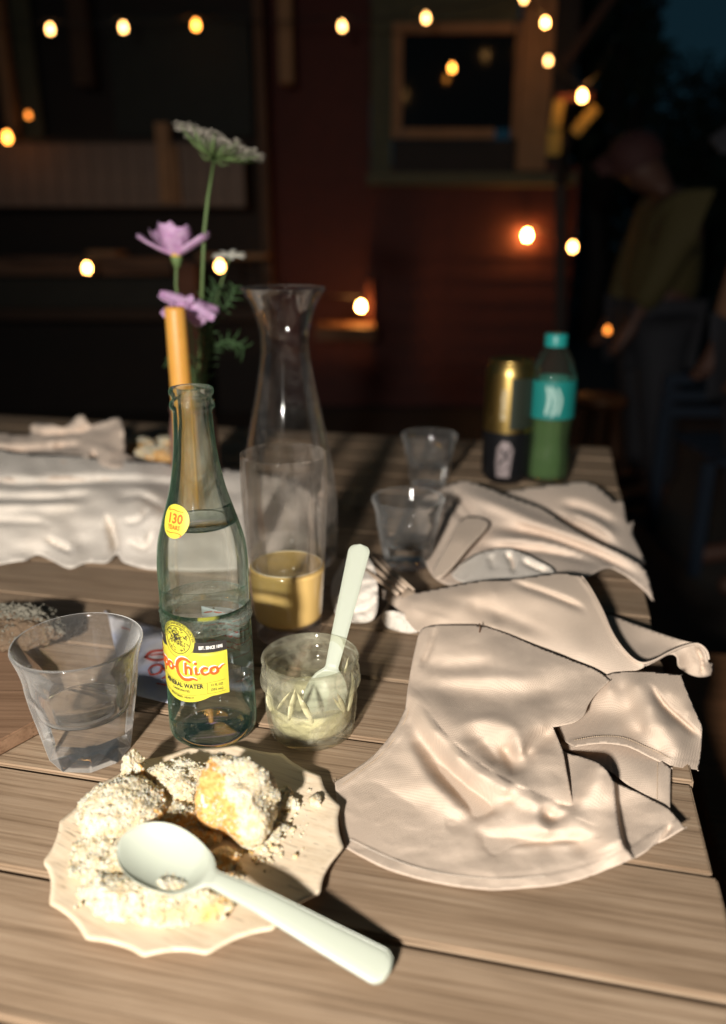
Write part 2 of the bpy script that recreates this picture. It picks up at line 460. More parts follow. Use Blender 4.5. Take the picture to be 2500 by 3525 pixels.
# ---- mineral water bottle
BX, BY = un(737, 2500).x, un(737, 2500).y
bott = tag(empty('mineral_water_bottle', (BX, BY, TZ), 0), 'open green tinted glass mineral water bottle with yellow label and round sticker', 'bottle')
bp = [(.0262, .0), (.0288, .003), (.0295, .008), (.0294, .020), (.02895, .040), (.0289, .075), (.0288, .082), (.0290, .083), (.0290, .096), (.0287, .097), (.0289, .110), (.0288, .122), (.0274, .137),
      (.0243, .149), (.0206, .161), (.0176, .171), (.0155, .181), (.0136, .193), (.0125, .204), (.0119, .215), (.0117, .2205), (.0120, .2215), (.0132, .2225), (.0136, .2245), (.0131, .2265), (.0119, .2275), (.0118, .2290), (.0124, .2300), (.0133, .2312), (.0134, .2330), (.0127, .2348)]
bo = [(r, z) for r, z in bp[:8]] + [(r, z) for r, z in bp[8:]]
wall = .0026
def outer_r(z): return interp([(b, a) for a, b in bo], z)
inn = [(.0085, .2342), (.0083, .225), (.0084, .214)]
for z in (.204, .193, .181, .171, .161, .1515): inn.append((outer_r(z)-wall, z))
inn.append((outer_r(.1495)-wall-.0004, .1496)); inn.append((.012, .1493)); inn.append((0, .1493))
prof = [(0, .003), (.012, .0022), (.021, .0004)] + [tuple(q) for q in spl(bo[:5], 4)] + bo[5:19] 
prof = [(0, .003), (.012, .0022), (.021, .0004)] + [tuple(q) for q in spl(bo[:4], 4)] + [bo[4], bo[5]] + [tuple(q) for q in spl(bo[10:20], 5)] + bo[20:] + [(.0110, .2352), (.0095, .2350)] + inn
def bottle_mesh():
    me = lathe_mesh('glass_body', prof, 128)
    # pebbled band round the middle
    for v in me.vertices:
        pass
    return me
bottle_me = bottle_mesh()
body = link('glass_body', bottle_me, M['green_glass'], bott)
# pebbled glass band: fine geometry just proud of the body
def pebble_band(z0, z1, r, n=360, m=22):
    V, F = [], []
    for i in range(m+1):
        z = z0+(z1-z0)*i/m
        e = min(1, min(i, m-i)/2)
        for kk in range(n):
            a = 2*PI*kk/n
            d = noise.noise(Vector((math.cos(a)*r*620, math.sin(a)*r*620, z*620)))
            rr = r + e*(.0003+.0013*max(0, d+.1))
            V.append((rr*math.cos(a), rr*math.sin(a), z))
    for i in range(m):
        for kk in range(n):
            k2 = (kk+1) % n; F.append((i*n+kk, i*n+k2, (i+1)*n+k2, (i+1)*n+kk))
    # inner skin closes the band inside the wall
    b0 = len(V)
    for z in (z0, z1):
        for kk in range(n):
            a = 2*PI*kk/n; V.append(((r-.0006)*math.cos(a), (r-.0006)*math.sin(a), z))
    for kk in range(n):
        k2 = (kk+1) % n
        F.append((kk, b0+kk, b0+k2, k2)); F.append((m*n+kk, m*n+k2, b0+n+k2, b0+n+kk)); F.append((b0+kk, b0+n+kk, b0+n+k2, b0+k2))
    return V, F
V, F = pebble_band(.0825, .0965, .0289)
mesh('pebbled_band', V, F, M['green_glass'], bott)
WL = .1505
rw = outer_r(WL)-wall
wp = [(0, WL-.0011), (rw-.001, WL-.0010), (rw-.0002, WL-.0004), (rw-.0001, WL+.0003), (rw-.0012, WL-.0003), (0, WL-.0004)]
lathe('water', wp, M['water'], bott, 96)
# small bubbles clinging low in the water
bbm = bmesh.new()
for i in range(46):
    a = random.uniform(-PI*.95, 0); z = random.choice((random.uniform(.011, .022), random.uniform(.02, .12)))
    r = outer_r(z)-wall-.0007
    bmesh.ops.create_icosphere(bbm, subdivisions=1, radius=random.uniform(.0003, .0008), matrix=Matrix.Translation((r*math.cos(a), r*math.sin(a), z)))
tag(bm_obj('bubbles', bbm, glass_mat('bubble_gas', (1, 1, 1), 0, .75), bott, True), kind='stuff')

# ---- labels wrapped round the bottle
LC = R(-90-29)                    # the label is turned to the left
def wrap(s, z, lift=.00025):
    r = outer_r(z)+lift; a = LC + s/.0292
    return (r*math.cos(a), r*math.sin(a), z)
yel = mat('label_yellow', (.66, .59, .06), .45); blk = mat('label_black', (.035, .03, .028), .5)
org = mat('label_orange', (.74, .12, .02), .45); wht = mat('label_white', (.85, .83, .78), .5)
def wrapped(name, outline, m, lift, step=.0016, parent=bott, wf=wrap):
    P, T = fill2d(outline, step)
    return mesh(name, [wf(x, z, lift) for x, z in P], T, m, parent)
def circ(cx, cz, r, n=48, sz=1.0): return [(cx+r*math.cos(2*PI*i/n), cz+r*sz*math.sin(2*PI*i/n)) for i in range(n)]
# main yellow field: straight sides, round top badge, round bottom
L = .0325
bot = [(-L, .0415)] + [(x, .0415-.0055*max(0, 1-(x/.021)**2)) for x in np.linspace(-.024, .024, 25)] + [(L, .0415)]
top = [(L, .0722)] + [(.0128*math.cos(t)+0, .0800+.0128*math.sin(t)) for t in np.linspace(-.64, PI+.64, 33)] + [(-L, .0722)]
label = wrapped('paper_label', bot+top, yel, .00025)
for sg in (1, -1):
    ol = [(sg*.0108, .0724), (sg*L, .0724), (sg*L, .0795), (sg*.0122, .0795)]
    if sg < 0: ol = ol[::-1]
    wrapped('label_band', resample(ol, .002, True), blk, .00027)
def ringshape(name, cx, cz, r, wd, m, lift, wf=wrap, n=64, parent=bott):
    V, F = [], []
    for i in range(n):
        a = 2*PI*i/n
        V.append(wf(cx+r*math.cos(a), cz+r*math.sin(a), lift)); V.append(wf(cx+(r-wd)*math.cos(a), cz+(r-wd)*math.sin(a), lift))
    for i in range(n):
        j = (i+1) % n; F.append((2*i, 2*j, 2*j+1, 2*i+1))
    return mesh(name, V, F, m, parent)
def strokes(name, lines, m, lift, wf=wrap, parent=bott):
    """flat pen strokes: each line is [(x, z, width), ...]"""
    V, F = [], []
    for ln in lines:
        P = spl(ln, 6) if len(ln) > 2 else [np.array(q, float) for q in ln]
        b0 = len(V)
        for i, q in enumerate(P):
            t = P[min(i+1, len(P)-1)][:2]-P[max(i-1, 0)][:2]; t = t/(np.hypot(*t)+1e-12); nn = np.array((-t[1], t[0]))
            hw = q[2]/2
            V.append(wf(*(q[:2]+nn*hw), lift)); V.append(wf(*(q[:2]-nn*hw), lift))
            if i: k0 = b0+2*(i-1); F.append((k0, k0+1, k0+3, k0+2))
        # round ends
        for q, s in ((P[0], 0), (P[-1], 0)):
            c0 = len(V); V.append(wf(q[0], q[1], lift))
            for i in range(11):
                a = 2*PI*i/10; V.append(wf(q[0]+q[2]/2*math.cos(a), q[1]+q[2]/2*math.sin(a), lift))
            for i in range(10): F.append((c0, c0+1+i, c0+2+i))
    return mesh(name, V, F, m, parent, False)
def text_mesh(body, size, bold=0.0, width=None):
    cu = bpy.data.curves.new('t', 'FONT'); cu.body = body; cu.size = size; cu.align_x = 'CENTER'; cu.align_y = 'CENTER'
    cu.offset = bold; cu.resolution_u = 2
    o = bpy.data.objects.new('t', cu); COL.objects.link(o)
    dg = bpy.context.evaluated_depsgraph_get(); me = bpy.data.meshes.new_from_object(o.evaluated_get(dg))
    V = [tuple(v.co)[:2] for v in me.vertices]; F = [tuple(p.vertices) for p in me.polygons]
    bpy.data.objects.remove(o); bpy.data.curves.remove(cu); bpy.data.meshes.remove(me)
    if width and V:
        xs = [v[0] for v in V]; k = width/(max(xs)-min(xs)); V = [(x*k, y) for x, y in V]
    return V, F
def text_on(name, body, cx, cz, size, m, lift, width=None, bold=0.0, arc=0.0, wf=wrap, parent=bott):
    V, F = text_mesh(body, size, bold, width)
    if not V: return None
    out = []
    for x, y in V:
        zz = cz + y + (arc*((x)**2) if arc else 0)
        out.append(wf(cx+x, zz, lift))
    return mesh(name, out, F, m, parent, False)
def text_ring(name, body, cx, cz, r, size, a0, a1, m, lift, wf=wrap, parent=bott):
    V, F = text_mesh(body, size, size*.02); xs = [v[0] for v in V]; x0, x1 = min(xs), max(xs); out = []
    for x, y in V:
        a = a0+(a1-a0)*(x-x0)/(x1-x0); out.append(wf(cx+(r+y)*math.cos(a), cz+(r+y)*math.sin(a), lift))
    return mesh(name, out, F, m, parent, False)
# the badge: ring, disc and a plain pattern standing in for the engraving
ringshape('badge_ring', 0, .0800, .0098, .0005, blk, .0004)
ringshape('badge_ring', 0, .0800, .0126, .00025, blk, .0004)
text_ring('badge_lettering', 'IMPORTED MINERAL WATER', 0, .0800, .0112, .0021, PI*1.02, -.02*PI, blk, .0004)
rr = random.Random(3); bl = []
for i in range(120):
    a = rr.uniform(0, 2*PI); q = rr.uniform(.0005, .0090); ln = rr.uniform(.0008, .0026); d = rr.uniform(0, PI)
    x, z = q*math.cos(a), .0800+q*math.sin(a)
    e = (x+ln*math.cos(d), z+ln*math.sin(d))
    if math.hypot(e[0], e[1]-.0800) > .0092: continue
    bl.append([(x, z, rr.uniform(.0002, .0006)), ((x+e[0])/2+rr.uniform(-.0006, .0006), (z+e[1])/2, rr.uniform(.0003, .0009)), (e[0], e[1], .0002)])
strokes('badge_engraving', bl, blk, .0004)
text_on('band_lettering', 'EST. SINCE 1895', .0222, .0759, .0030, wht, .00045, .0150, .00012)
text_on('band_lettering', 'MEXICO', -.0222, .0759, .0026, wht, .00045, .0100, .00006)
# wordmark drawn with strokes, a white drop edge first, orange above it
w1 = .0019
def wm(dx, dz, k=1.0):
    def S(*pts): return [(x*.001+dx, z*.001+dz, wd*.001*k) for x, z, wd in pts]
    return [
     # T
     S((-30.5, 66.2, 1.6), (-27, 67.8, 2.0), (-22.5, 65.6, 2.1), (-19.8, 66.8, 1.5)), S((-25.4, 66.2, 1.9), (-26, 61.5, 2.1), (-25.4, 57.6, 1.9), (-23.6, 57.3, 1.4)),
     # o
     S((-19.6, 62.4, 1.6), (-22.0, 61.6, 1.9), (-22.2, 58.6, 2.0), (-20.0, 57.4, 1.7), (-18.0, 59.0, 1.9), (-18.3, 61.8, 1.8), (-19.6, 62.4, 1.6)),
     # p
     S((-15.6, 62.6, 1.7), (-15.6, 58, 1.9), (-15.6, 53.8, 1.8)), S((-15.6, 61.0, 1.5), (-13.4, 62.8, 1.7), (-11.4, 60.6, 1.9), (-12.4, 58.0, 1.8), (-15.0, 57.9, 1.4)),
     # o
     S((-7.4, 62.2, 1.6), (-9.6, 61.4, 1.9), (-9.8, 58.8, 2.0), (-7.8, 57.4, 1.8), (-5.6, 58.6, 1.9), (-5.8, 61.4, 1.9), (-7.4, 62.2, 1.6)),
     S((-5.7, 60.8, 1.1), (-3.6, 60.0, 1.1), (-1.8, 61.2, 1.2)),
     # C
     S((8.4, 65.6, 1.4), (6.0, 67.3, 2.0), (2.4, 67.2, 2.3), (-.9, 64.0, 2.5), (-1.6, 60.0, 2.6), (-.4, 56.0, 2.5), (3.0, 53.0, 2.4), (6.8, 53.0, 2.3), (9.4, 54.0, 1.8), (12.2, 53.2, 1.2)),
     # h
     S((5.2, 64.4, 1.8), (5.0, 60, 1.9), (4.9, 57.0, 1.8)), S((5.0, 60.4, 1.4), (7.0, 62.0, 1.7), (8.6, 60.6, 1.9), (8.6, 57.2, 1.8)),
     # i
     S((12.0, 61.8, 1.8), (12.0, 59, 1.9), (12.3, 57.4, 1.7), (14.0, 57.8, 1.2)), S((12.0, 65.0, 2.2), (12.05, 65.05, 2.2)),
     # c
     S((19.2, 61.4, 1.6), (17.4, 62.0, 1.8), (15.6, 60.2, 2.0), (16.2, 58.0, 1.9), (18.0, 57.3, 1.7), (20.0, 58.2, 1.4)),
     # o with tail
     S((23.6, 62.0, 1.6), (21.6, 61.2, 1.9), (21.3, 58.8, 1.9), (23.2, 57.4, 1.8), (25.4, 58.6, 1.9), (25.2, 61.2, 1.8), (23.6, 62.0, 1.6)), S((25.0, 60.9, 1.2), (26.8, 60.6, 1.2), (28.6, 62.2, .9), (30.4, 62.6, .4)),
    ]
strokes('wordmark_edge', wm(-.0006, .0006, 1.08), wht, .00040)
strokes('wordmark', wm(0, 0), org, .00062)
text_on('label_lettering', 'MINERAL WATER', .001, .0478, .0044, blk, .0004, .0300, .00018, arc=4.0)
text_on('label_lettering', 'CARBONATED', .000, .0440, .0022, blk, .0004, .0140, .00005, arc=5.0)
text_on('label_lettering', 'MONTERREY, MEXICO', .000, .0392, .0020, blk, .0004, .0185, .00005, arc=10.0)
text_on('label_lettering', '12 FL OZ', .0245, .0492, .0024, blk, .0004, .0075, .00005)
text_on('label_lettering', '(355 mL)', .0245, .0460, .0024, blk, .0004, .0078, .00005)
strokes('label_rule', [[(-.030, .0520, .0002), (-.01, .0507, .0002), (.010, .0507, .0002), (.0300, .0520, .0002)], [(-.02, .0415, .0002), (0, .0408, .0002), (.018, .0432, .0002), (.030, .0440, .0002)],
                       [(.0185, .0512, .0002), (.0185, .0470, .0002), (.0185, .0434, .0002)]], blk, .0004)
strokes('label_lettering', [[(.0143+.0006*math.cos(a), .0545+.0006*math.sin(a), .00025) for a in np.linspace(0, 2*PI, 9)]], org, .0005)
# round sticker high on the shoulder
SC_A = R(-90-31)
def wrap2(s, t, lift=.0003):
    z = .1565+t; r = outer_r(z); a = SC_A + s/r
    return ((r+lift)*math.cos(a), (r+lift)*math.sin(a), z)
wrapped('shoulder_sticker', circ(0, 0, .0100, 40), yel, .0003, .0016, bott, wrap2)
text_on('sticker_lettering', '130', 0, .0014, .0080, org, .0005, .0104, .00030, wf=wrap2)
text_on('sticker_lettering', 'YEARS', 0, -.0036, .0037, org, .0005, .0098, .00016, wf=wrap2)
strokes('sticker_flourish', [[(-.0050, .0074, .0005), (-.0060, .0066, .0006), (-.0052, .0060, .0006), (-.002, .0068, .0006), (.002, .0062, .0006), (.0055, .0060, .0005)],
                             [(.0050, -.0085, .0005), (.0060, -.0078, .0006), (.0052, -.0070, .0006), (.002, -.0064, .0006), (-.002, -.0068, .0006), (-.0055, -.0064, .0005)]], org, .0005, wrap2)
# back label: pale film with red print, seen through the bottle
LB = LC+PI
def wrapb(s, z, lift=.0003):
    r = outer_r(z)+lift; a = LB + s/.0292
    return (r*math.cos(a), r*math.sin(a), z)
wrapped('back_label', [(-.024, .040), (.024, .040), (.024, .078), (-.024, .078)], mat('back_label_film', (.62, .68, .74), .5), .0003, .002, bott, wrapb)
bl = []
for zz in (.073, .0685, .064, .0595, .055, .0505, .046):
    x = -.020
    while x < .018:
        ln = rr.uniform(.002, .006); bl.append([(x, zz+rr.uniform(-.0005, .0005), .0009), (x+ln*.5, zz+rr.uniform(-.0007, .0007), .0012), (x+ln, zz, .0009)]); x += ln+.0016
strokes('back_label_print', bl, mat('back_print_red', (.62, .07, .05), .5), .0001, wrapb)

# ---- tall glass of pale juice
p = un(996, 2178)
jg = tag(empty('juice_glass', p), 'tall thin straight glass a third full of cloudy pale yellow juice', 'glass')
tg = thin_glass('thin_glass_film', (.975, .97, .965), .03, (.86, .78, .70), 70, .012, .4, .06, .38)
H = .158
po = [(.0262, 0), (.0272, .002), (.0283, .02), (.0304, .05), (.0328, .09), (.0346, .125), (.0347, .142), (.0340, H)]
po = [tuple(q) for q in spl(po, 5)]
wallp = [(0, .0)] + po + [(.0332, H+.0005), (.0325, H)] + [(r-.0016, z) for r, z in reversed(po) if z > .015] + [(.024, .0125), (0, .0115)]
lathe('glass_body', wallp, tg, jg, 96)
juice = mat('cloudy_juice', (.84, .56, .20), .12)
def rin(z): return interp([(b, a) for a, b in po], z)-.0018
jz = .0630
lathe('juice', [(0, .0122), (.024, .0132)] + [(rin(.017), .0165)]+[(rin(z)+.00195, z) for z in np.linspace(.0185, jz-.001, 14)] + [(rin(jz)-.0006, jz+.0006), (rin(jz)-.002, jz-.0002), (0, jz-.0004)], juice, jg, 72)
tor = [( (rin(jz)-.0006)*math.cos(a), (rin(jz)-.0006)*math.sin(a), jz+.0004) for a in np.linspace(0, 2*PI, 65)[:-1]]
tube('froth_line', tor, .0007, mat('juice_froth', (.86, .74, .50), .6), jg, 6, closed=True)

# ---- squat quilted jar with pale cream
JL = un(1074, 2508)
jar = tag(empty('quilted_jar', JL), 'small squat quilted glass jar smeared with pale cream, a spoon standing in it', 'jar')
jo = [(.0262, 0), (.0282, .002), (.0290, .007), (.0298, .015), (.0306, .028), (.0312, .0355), (.0326, .0370), (.0336, .0392), (.0336, .0420), (.0324, .0438), (.0318, .0448), (.0322, .0460), (.0328, .0475), (.0320, .0490), (.0317, .0520), (.0322, .0540), (.0326, .0555), (.0322, .0568)]
jo = [tuple(q) for q in spl(jo, 4)]
jtab = [(b, a) for a, b in jo]
def jfn(z, a):
    r = interp(jtab, z)
    if .005 < z < .030:
        e = min(1, (z-.005)/.003, (.030-z)/.004)
        u_ = (a*11/PI + z*190) % 2-1; v_ = (a*11/PI - z*190) % 2-1
        r += e*.0010*(1-min(abs(u_), abs(v_))**1.0*1.6)*.8
    return r
zs = sorted(set([q[1] for q in jo if q[1] < .004] + list(np.linspace(.004, .031, 42)) + [q[1] for q in jo if q[1] > .031]))
V, F = ring_stack(jfn, zs, 176)
n_ = 176; b0 = len(V); V.append((0, 0, .002)); F += [(b0, (j+1) % n_, j) for j in range(n_)]
prev = [(len(zs)-1)*n_+j for j in range(n_)]
for r, z in [(.0312, .0575), (.0300, .0568), (.0294, .054), (.0293, .045), (.0290, .036), (.0280, .02), (.0270, .010), (.0245, .0062)]:
    ci = len(V)
    for j in range(n_):
        a = 2*PI*j/n_; V.append((r*math.cos(a), r*math.sin(a), z))
    cur = list(range(ci, ci+n_)); F += [(prev[j], prev[(j+1) % n_], cur[(j+1) % n_], cur[j]) for j in range(n_)]; prev = cur
ci = len(V); V.append((0, 0, .006)); F += [(prev[j], prev[(j+1) % n_], ci) for j in range(n_)]
jm = thin_glass('jar_glass_smeared', (.97, .97, .93), .07, (.80, .77, .60), 55, .03, .35, .30, .40)
mesh('glass_body', V, F, jm, jar)
cream = plain('pale_cream', (.66, .62, .40), .45, .1, 60, .4)
lathe('cream', [(0, .0064), (.024, .0066), (.0265, .010), (.0276, .018), (.0279, .023), (.0272, .0252), (.020, .018), (.010, .0150), (0, .0145)], cream, jar, 64)
rj = random.Random(5); Vs, Fs = [], []
for i in range(9):                       # smears of cream on the inner wall
    a0 = rj.uniform(0, 2*PI); z0 = rj.uniform(.022, .030); z1 = rj.uniform(.034, .050); da = rj.uniform(-.5, .5); wd = rj.uniform(.0010, .0032)
    pts = []
    for t in np.linspace(0, 1, 9):
        a = a0+da*t; z = z0+(z1-z0)*t; r = .0287 if z < .045 else .0291
        pts.append((r*math.cos(a), r*math.sin(a), z))
    v_, f_ = tube('', pts, [wd*math.sin(PI*min(1, .12+t*.9)) for t in np.linspace(0, 1, 9)], None, None, 6, .3, ret=True)
    k0 = len(Vs); Vs += v_; Fs += [tuple(q+k0 for q in f) for f in f_]
tag(mesh('cream_smear', Vs, Fs, cream, jar), kind='stuff')

# ---- carafe
p = un(1004, 1925)
car = tag(empty('carafe', p), 'tall empty clear glass carafe with a flared mouth behind the juice glass', 'carafe')
co = [(.043, 0), (.047, .004), (.0485, .02), (.0480, .06), (.0445, .10), (.0375, .14), (.0300, .175), (.0248, .205), (.0232, .220), (.0240, .235), (.0290, .254), (.0360, .268), (.0400, .2735)]
co = [tuple(q) for q in spl(co, 6)]
cg = thin_glass('carafe_glass', (.985, .98, .975), .003, (.85, .82, .78), 60, .015, .5, .012, .30)
lathe('glass_body', [(0, .002)]+co+[(.0396, .2752), (.0386, .2745)]+[(r-.0018, z) for r, z in reversed(co) if z > .008][1:]+[(.040, .0065), (0, .0085)], cg, car, 96)

# ================================================================== cloth
def tps(P, C, Z, lam=1e-4):
    C = np.array(C, float)/100; P = np.array(P, float)/100; Z = np.array(Z, float)
    def K(A, B):
        d2 = ((A[:, None, :]-B[None, :, :])**2).sum(-1)
        return np.where(d2 > 1e-12, .5*d2*np.log(d2+1e-12), 0)
    n = len(C); A = np.zeros((n+3, n+3)); A[:n, :n] = K(C, C)+lam*np.eye(n)
    A[:n, n] = 1; A[:n, n+1:] = C; A[n, :n] = 1; A[n+1:, :n] = C.T
    w = np.linalg.solve(A, np.concatenate([Z, [0, 0, 0]]))
    return K(P, C) @ w[:n] + w[n] + P @ w[n+1:]
def cloth_data(outline, ctrl, ridges=(), step=9, hems=(), zmin=.0012, wrinkle=.0, wsc=.012, smooth=True):
    """a sheet given by its edge and heights: points are (x, y, height above the table)"""
    ol = resample(spl(outline, 5, True) if smooth else outline, step, not smooth)
    pts = []
    for q in ol:
        if not pts or np.hypot(*(np.array(q[:2])-pts[-1][:2])) > step*.35: pts.append(np.array(q, float))
    if np.hypot(*(pts[0][:2]-pts[-1][:2])) < step*.35: pts.pop()
    P, T = fill2d([q[:2] for q in pts], step)
    C, Z = [], []
    for q in resample(outline, 55, True):
        C.append(q[:2]); Z.append(q[2])
    for q in ctrl: C.append(q[:2]); Z.append(q[2])
    # drop doubled control points
    keep = []; 
    for i, c in enumerate(C):
        if all(np.hypot(c[0]-C[j][0], c[1]-C[j][1]) > 6 for j in keep): keep.append(i)
    C = [C[i] for i in keep]; Z = [Z[i] for i in keep]
    PA = np.array(P); z = tps(PA, C, Z)
    for pl, amp, wl, wr in ridges:
        d, s, t = dist_poly(PA, spl(pl, 4)); wdt = np.where(s > 0, wr, wl)
        z += amp*np.exp(-(d/wdt)**2)*np.clip(np.sin(PI*np.clip(t*.94+.03, 0, 1))*1.6, 0, 1)
    for pl, wd in hems:
        d, s, t = dist_poly(PA, pl); z += .0007*(1/(1+np.exp((d-wd)/1.5)))
    z = np.maximum(z, zmin) if zmin is not None else z
    if wrinkle:
        for i, p in enumerate(P):
            z[i] += wrinkle*noise.noise(Vector((p[0]*wsc, p[1]*wsc*1.6, 3.1)))
    V = [un(p[0], p[1], zz) for p, zz in zip(P, z)]
    return V, T
def cloth(name, sheets, m, label=None, cat=None, group=None, thick=.0006, parent=None, weld=.0005):
    bm = bmesh.new()
    c = Vector((0, 0, 0)); n = 0
    for V, T in sheets:
        for v in V: c += v; n += 1
    c /= n; c.z = TZ
    for V, T in sheets:
        vs = [bm.verts.new(v-c) for v in V]
        for t in T:
            try: bm.faces.new([vs[i] for i in t])
            except ValueError: pass
    bmesh.ops.remove_doubles(bm, verts=bm.verts, dist=weld)
    bmesh.ops.recalc_face_normals(bm, faces=bm.faces)
    up = sum(f.normal.z for f in bm.faces)
    if up < 0: bmesh.ops.reverse_faces(bm, faces=bm.faces)
    o = bm_obj(name, bm, m, parent, True); o.location = c
    s = o.modifiers.new('thickness', 'SOLIDIFY'); s.thickness = thick; s.offset = -1
    if label: tag(o, label, cat, group)
    return o
def stitches(pl, n, name='stitch', m=None, parent=None, r=.00022, lift=.0006, duty=.62):
    """a row of running stitches along points (x, y, height)"""
    P = [un(q[0], q[1], q[2]+lift) for q in resample(spl(pl, 6), 3)]
    V, F = [], []; L = [0]
    for a, b in zip(P, P[1:]): L.append(L[-1]+(b-a).length)
    tot = L[-1]
    def pos(s):
        for i in range(len(L)-1):
            if s <= L[i+1]: return P[i].lerp(P[i+1], (s-L[i])/(L[i+1]-L[i]+1e-9))
        return P[-1]
    for k in range(n):
        a, b = pos(tot*k/n), pos(tot*(k+duty)/n)
        v_, f_ = tube('', [a, a.lerp(b, .5)+Vector((0, 0, .0001)), b], [r*.6, r, r*.6], None, None, 5, ret=True)
        k0 = len(V); V += v_; F += [tuple(q+k0 for q in f) for f in f_]
    c = V[0].copy(); V = [v-c for v in V]
    o = mesh(name, V, F, m or M['thread'], None)
    o.location = c
    if parent is not None:
        o.parent = parent; o.location = c-parent.location
    o['kind'] = 'stuff'
    return o

# --- near napkin, lower sheet and the flap folded over it share one seam
J = [(1402, 2380, .013), (1450, 2425, .0155), (1490, 2470, .016), (1551, 2543, .0155), (1620, 2605, .0145), (1701, 2660, .0135), (1770, 2698, .0125), (1831, 2721, .0115), (1900, 2752, .0105), (1973, 2768, .009)]
Jd = [tuple(q) for q in resample(spl(J, 5), 6)]
A_out = [(1395, 2440, .008), (1360, 2510, .004), (1290, 2595, .0022), (1215, 2652, .0018), (1153, 2690, .0015), (1153, 2690, .0015), (1165, 2800, .0014), (1192, 2918, .0014), (1192, 2918, .0014),
         (1250, 2950, .0014), (1320, 2985, .0014), (1400, 3012, .0014), (1500, 3037, .0014), (1600, 3053, .0014), (1700, 3062, .0016), (1800, 3056, .0018), (1900, 3048, .0025), (2000, 3025, .0035), (2100, 2990, .0045),
         (2190, 2950, .006), (2260, 2905, .008), (2357, 2850, .011), (2357, 2850, .011), (2302, 2785, .010), (2240, 2750, .007), (2179, 2720, .006), (2140, 2703, .007), (2112, 2688, .009), (2097, 2660, .0125),
         (2059, 2626, .0185), (1997, 2603, .013), (1953, 2592, .009), (1915, 2570, .005), (1880, 2560, .004), (1872, 2620, .003), (1905, 2700, .004), (1945, 2752, .0065)]
A_ctl = [(1250, 2700, .0016), (1350, 2650, .0035), (1300, 2850, .0014), (1450, 2930, .0016), (1400, 2770, .0030), (1500, 2850, .0022), (1375, 2560, .005),
         (1409, 2540, .0095), (1450, 2610, .0090), (1500, 2680, .0078), (1550, 2740, .0064), (1600, 2792, .004),
         (1478, 2578, .0092), (1530, 2645, .0062), (1581, 2700, .0036), (1640, 2752, .0020), (1689, 2787, .0016),
         (1500, 2525, .0165), (1580, 2612, .0160), (1650, 2668, .0150), (1740, 2718, .0135), (1831, 2748, .0118), (1930, 2790, .009), (1440, 2470, .0145),
         (1700, 2748, .0066), (1753, 2744, .0072), (1760, 2775, .0092), (1815, 2785, .0098), (1700, 2808, .0060), (1760, 2840, .0062),
         (1893, 2808, .0045), (1836, 2768, .0115), (1850, 2820, .0120), (1885, 2860, .0115), (1960, 2872, .0105), (2017, 2862, .0100), (1930, 2838, .0085), (1960, 2800, .0105),
         (1720, 2908, .0012), (1750, 2897, .0026), (1830, 2905, .0040), (1885, 2903, .0044), (2000, 2905, .0042), (1790, 2880, .005),
         (1600, 2900, .0030), (1700, 2985, .0032), (1850, 2980, .0045), (2000, 2960, .0058), (1600, 2840, .0026), (1660, 2860, .0038), (2080, 2930, .0062),
         (2000, 2745, .0135), (2050, 2695, .0170), (1960, 2650, .008), (2000, 2650, .0125), (2080, 2760, .0060), (2060, 2840, .0060),
                  (2190, 2800, .0038), (2200, 2900, .0048), (2150, 2960, .005), (2270, 2840, .0085)]
CR = [([(1380, 2370), (1440, 2430), (1520, 2535), (1605, 2625), (1720, 2700), (1860, 2766), (1960, 2805)], .0044, 85, 28),
      ([(1400, 2470), (1465, 2575), (1535, 2655), (1610, 2728), (1700, 2800)], -.0060, 26, 38),
      ([(1500, 2420), (1590, 2530), (1690, 2615), (1800, 2675)], .0008, 30, 30)]
def ridge_sum(PA, rs):
    z = np.zeros(len(PA))
    for pl, amp, wl, wr in rs:
        d, s, t = dist_poly(PA, spl(pl, 4)); wdt = np.where(s > 0, wr, wl)
        z += amp*np.exp(-(d/wdt)**2)*np.clip(np.sin(PI*np.clip(t*.94+.03, 0, 1))*1.6, 0, 1)
    return z
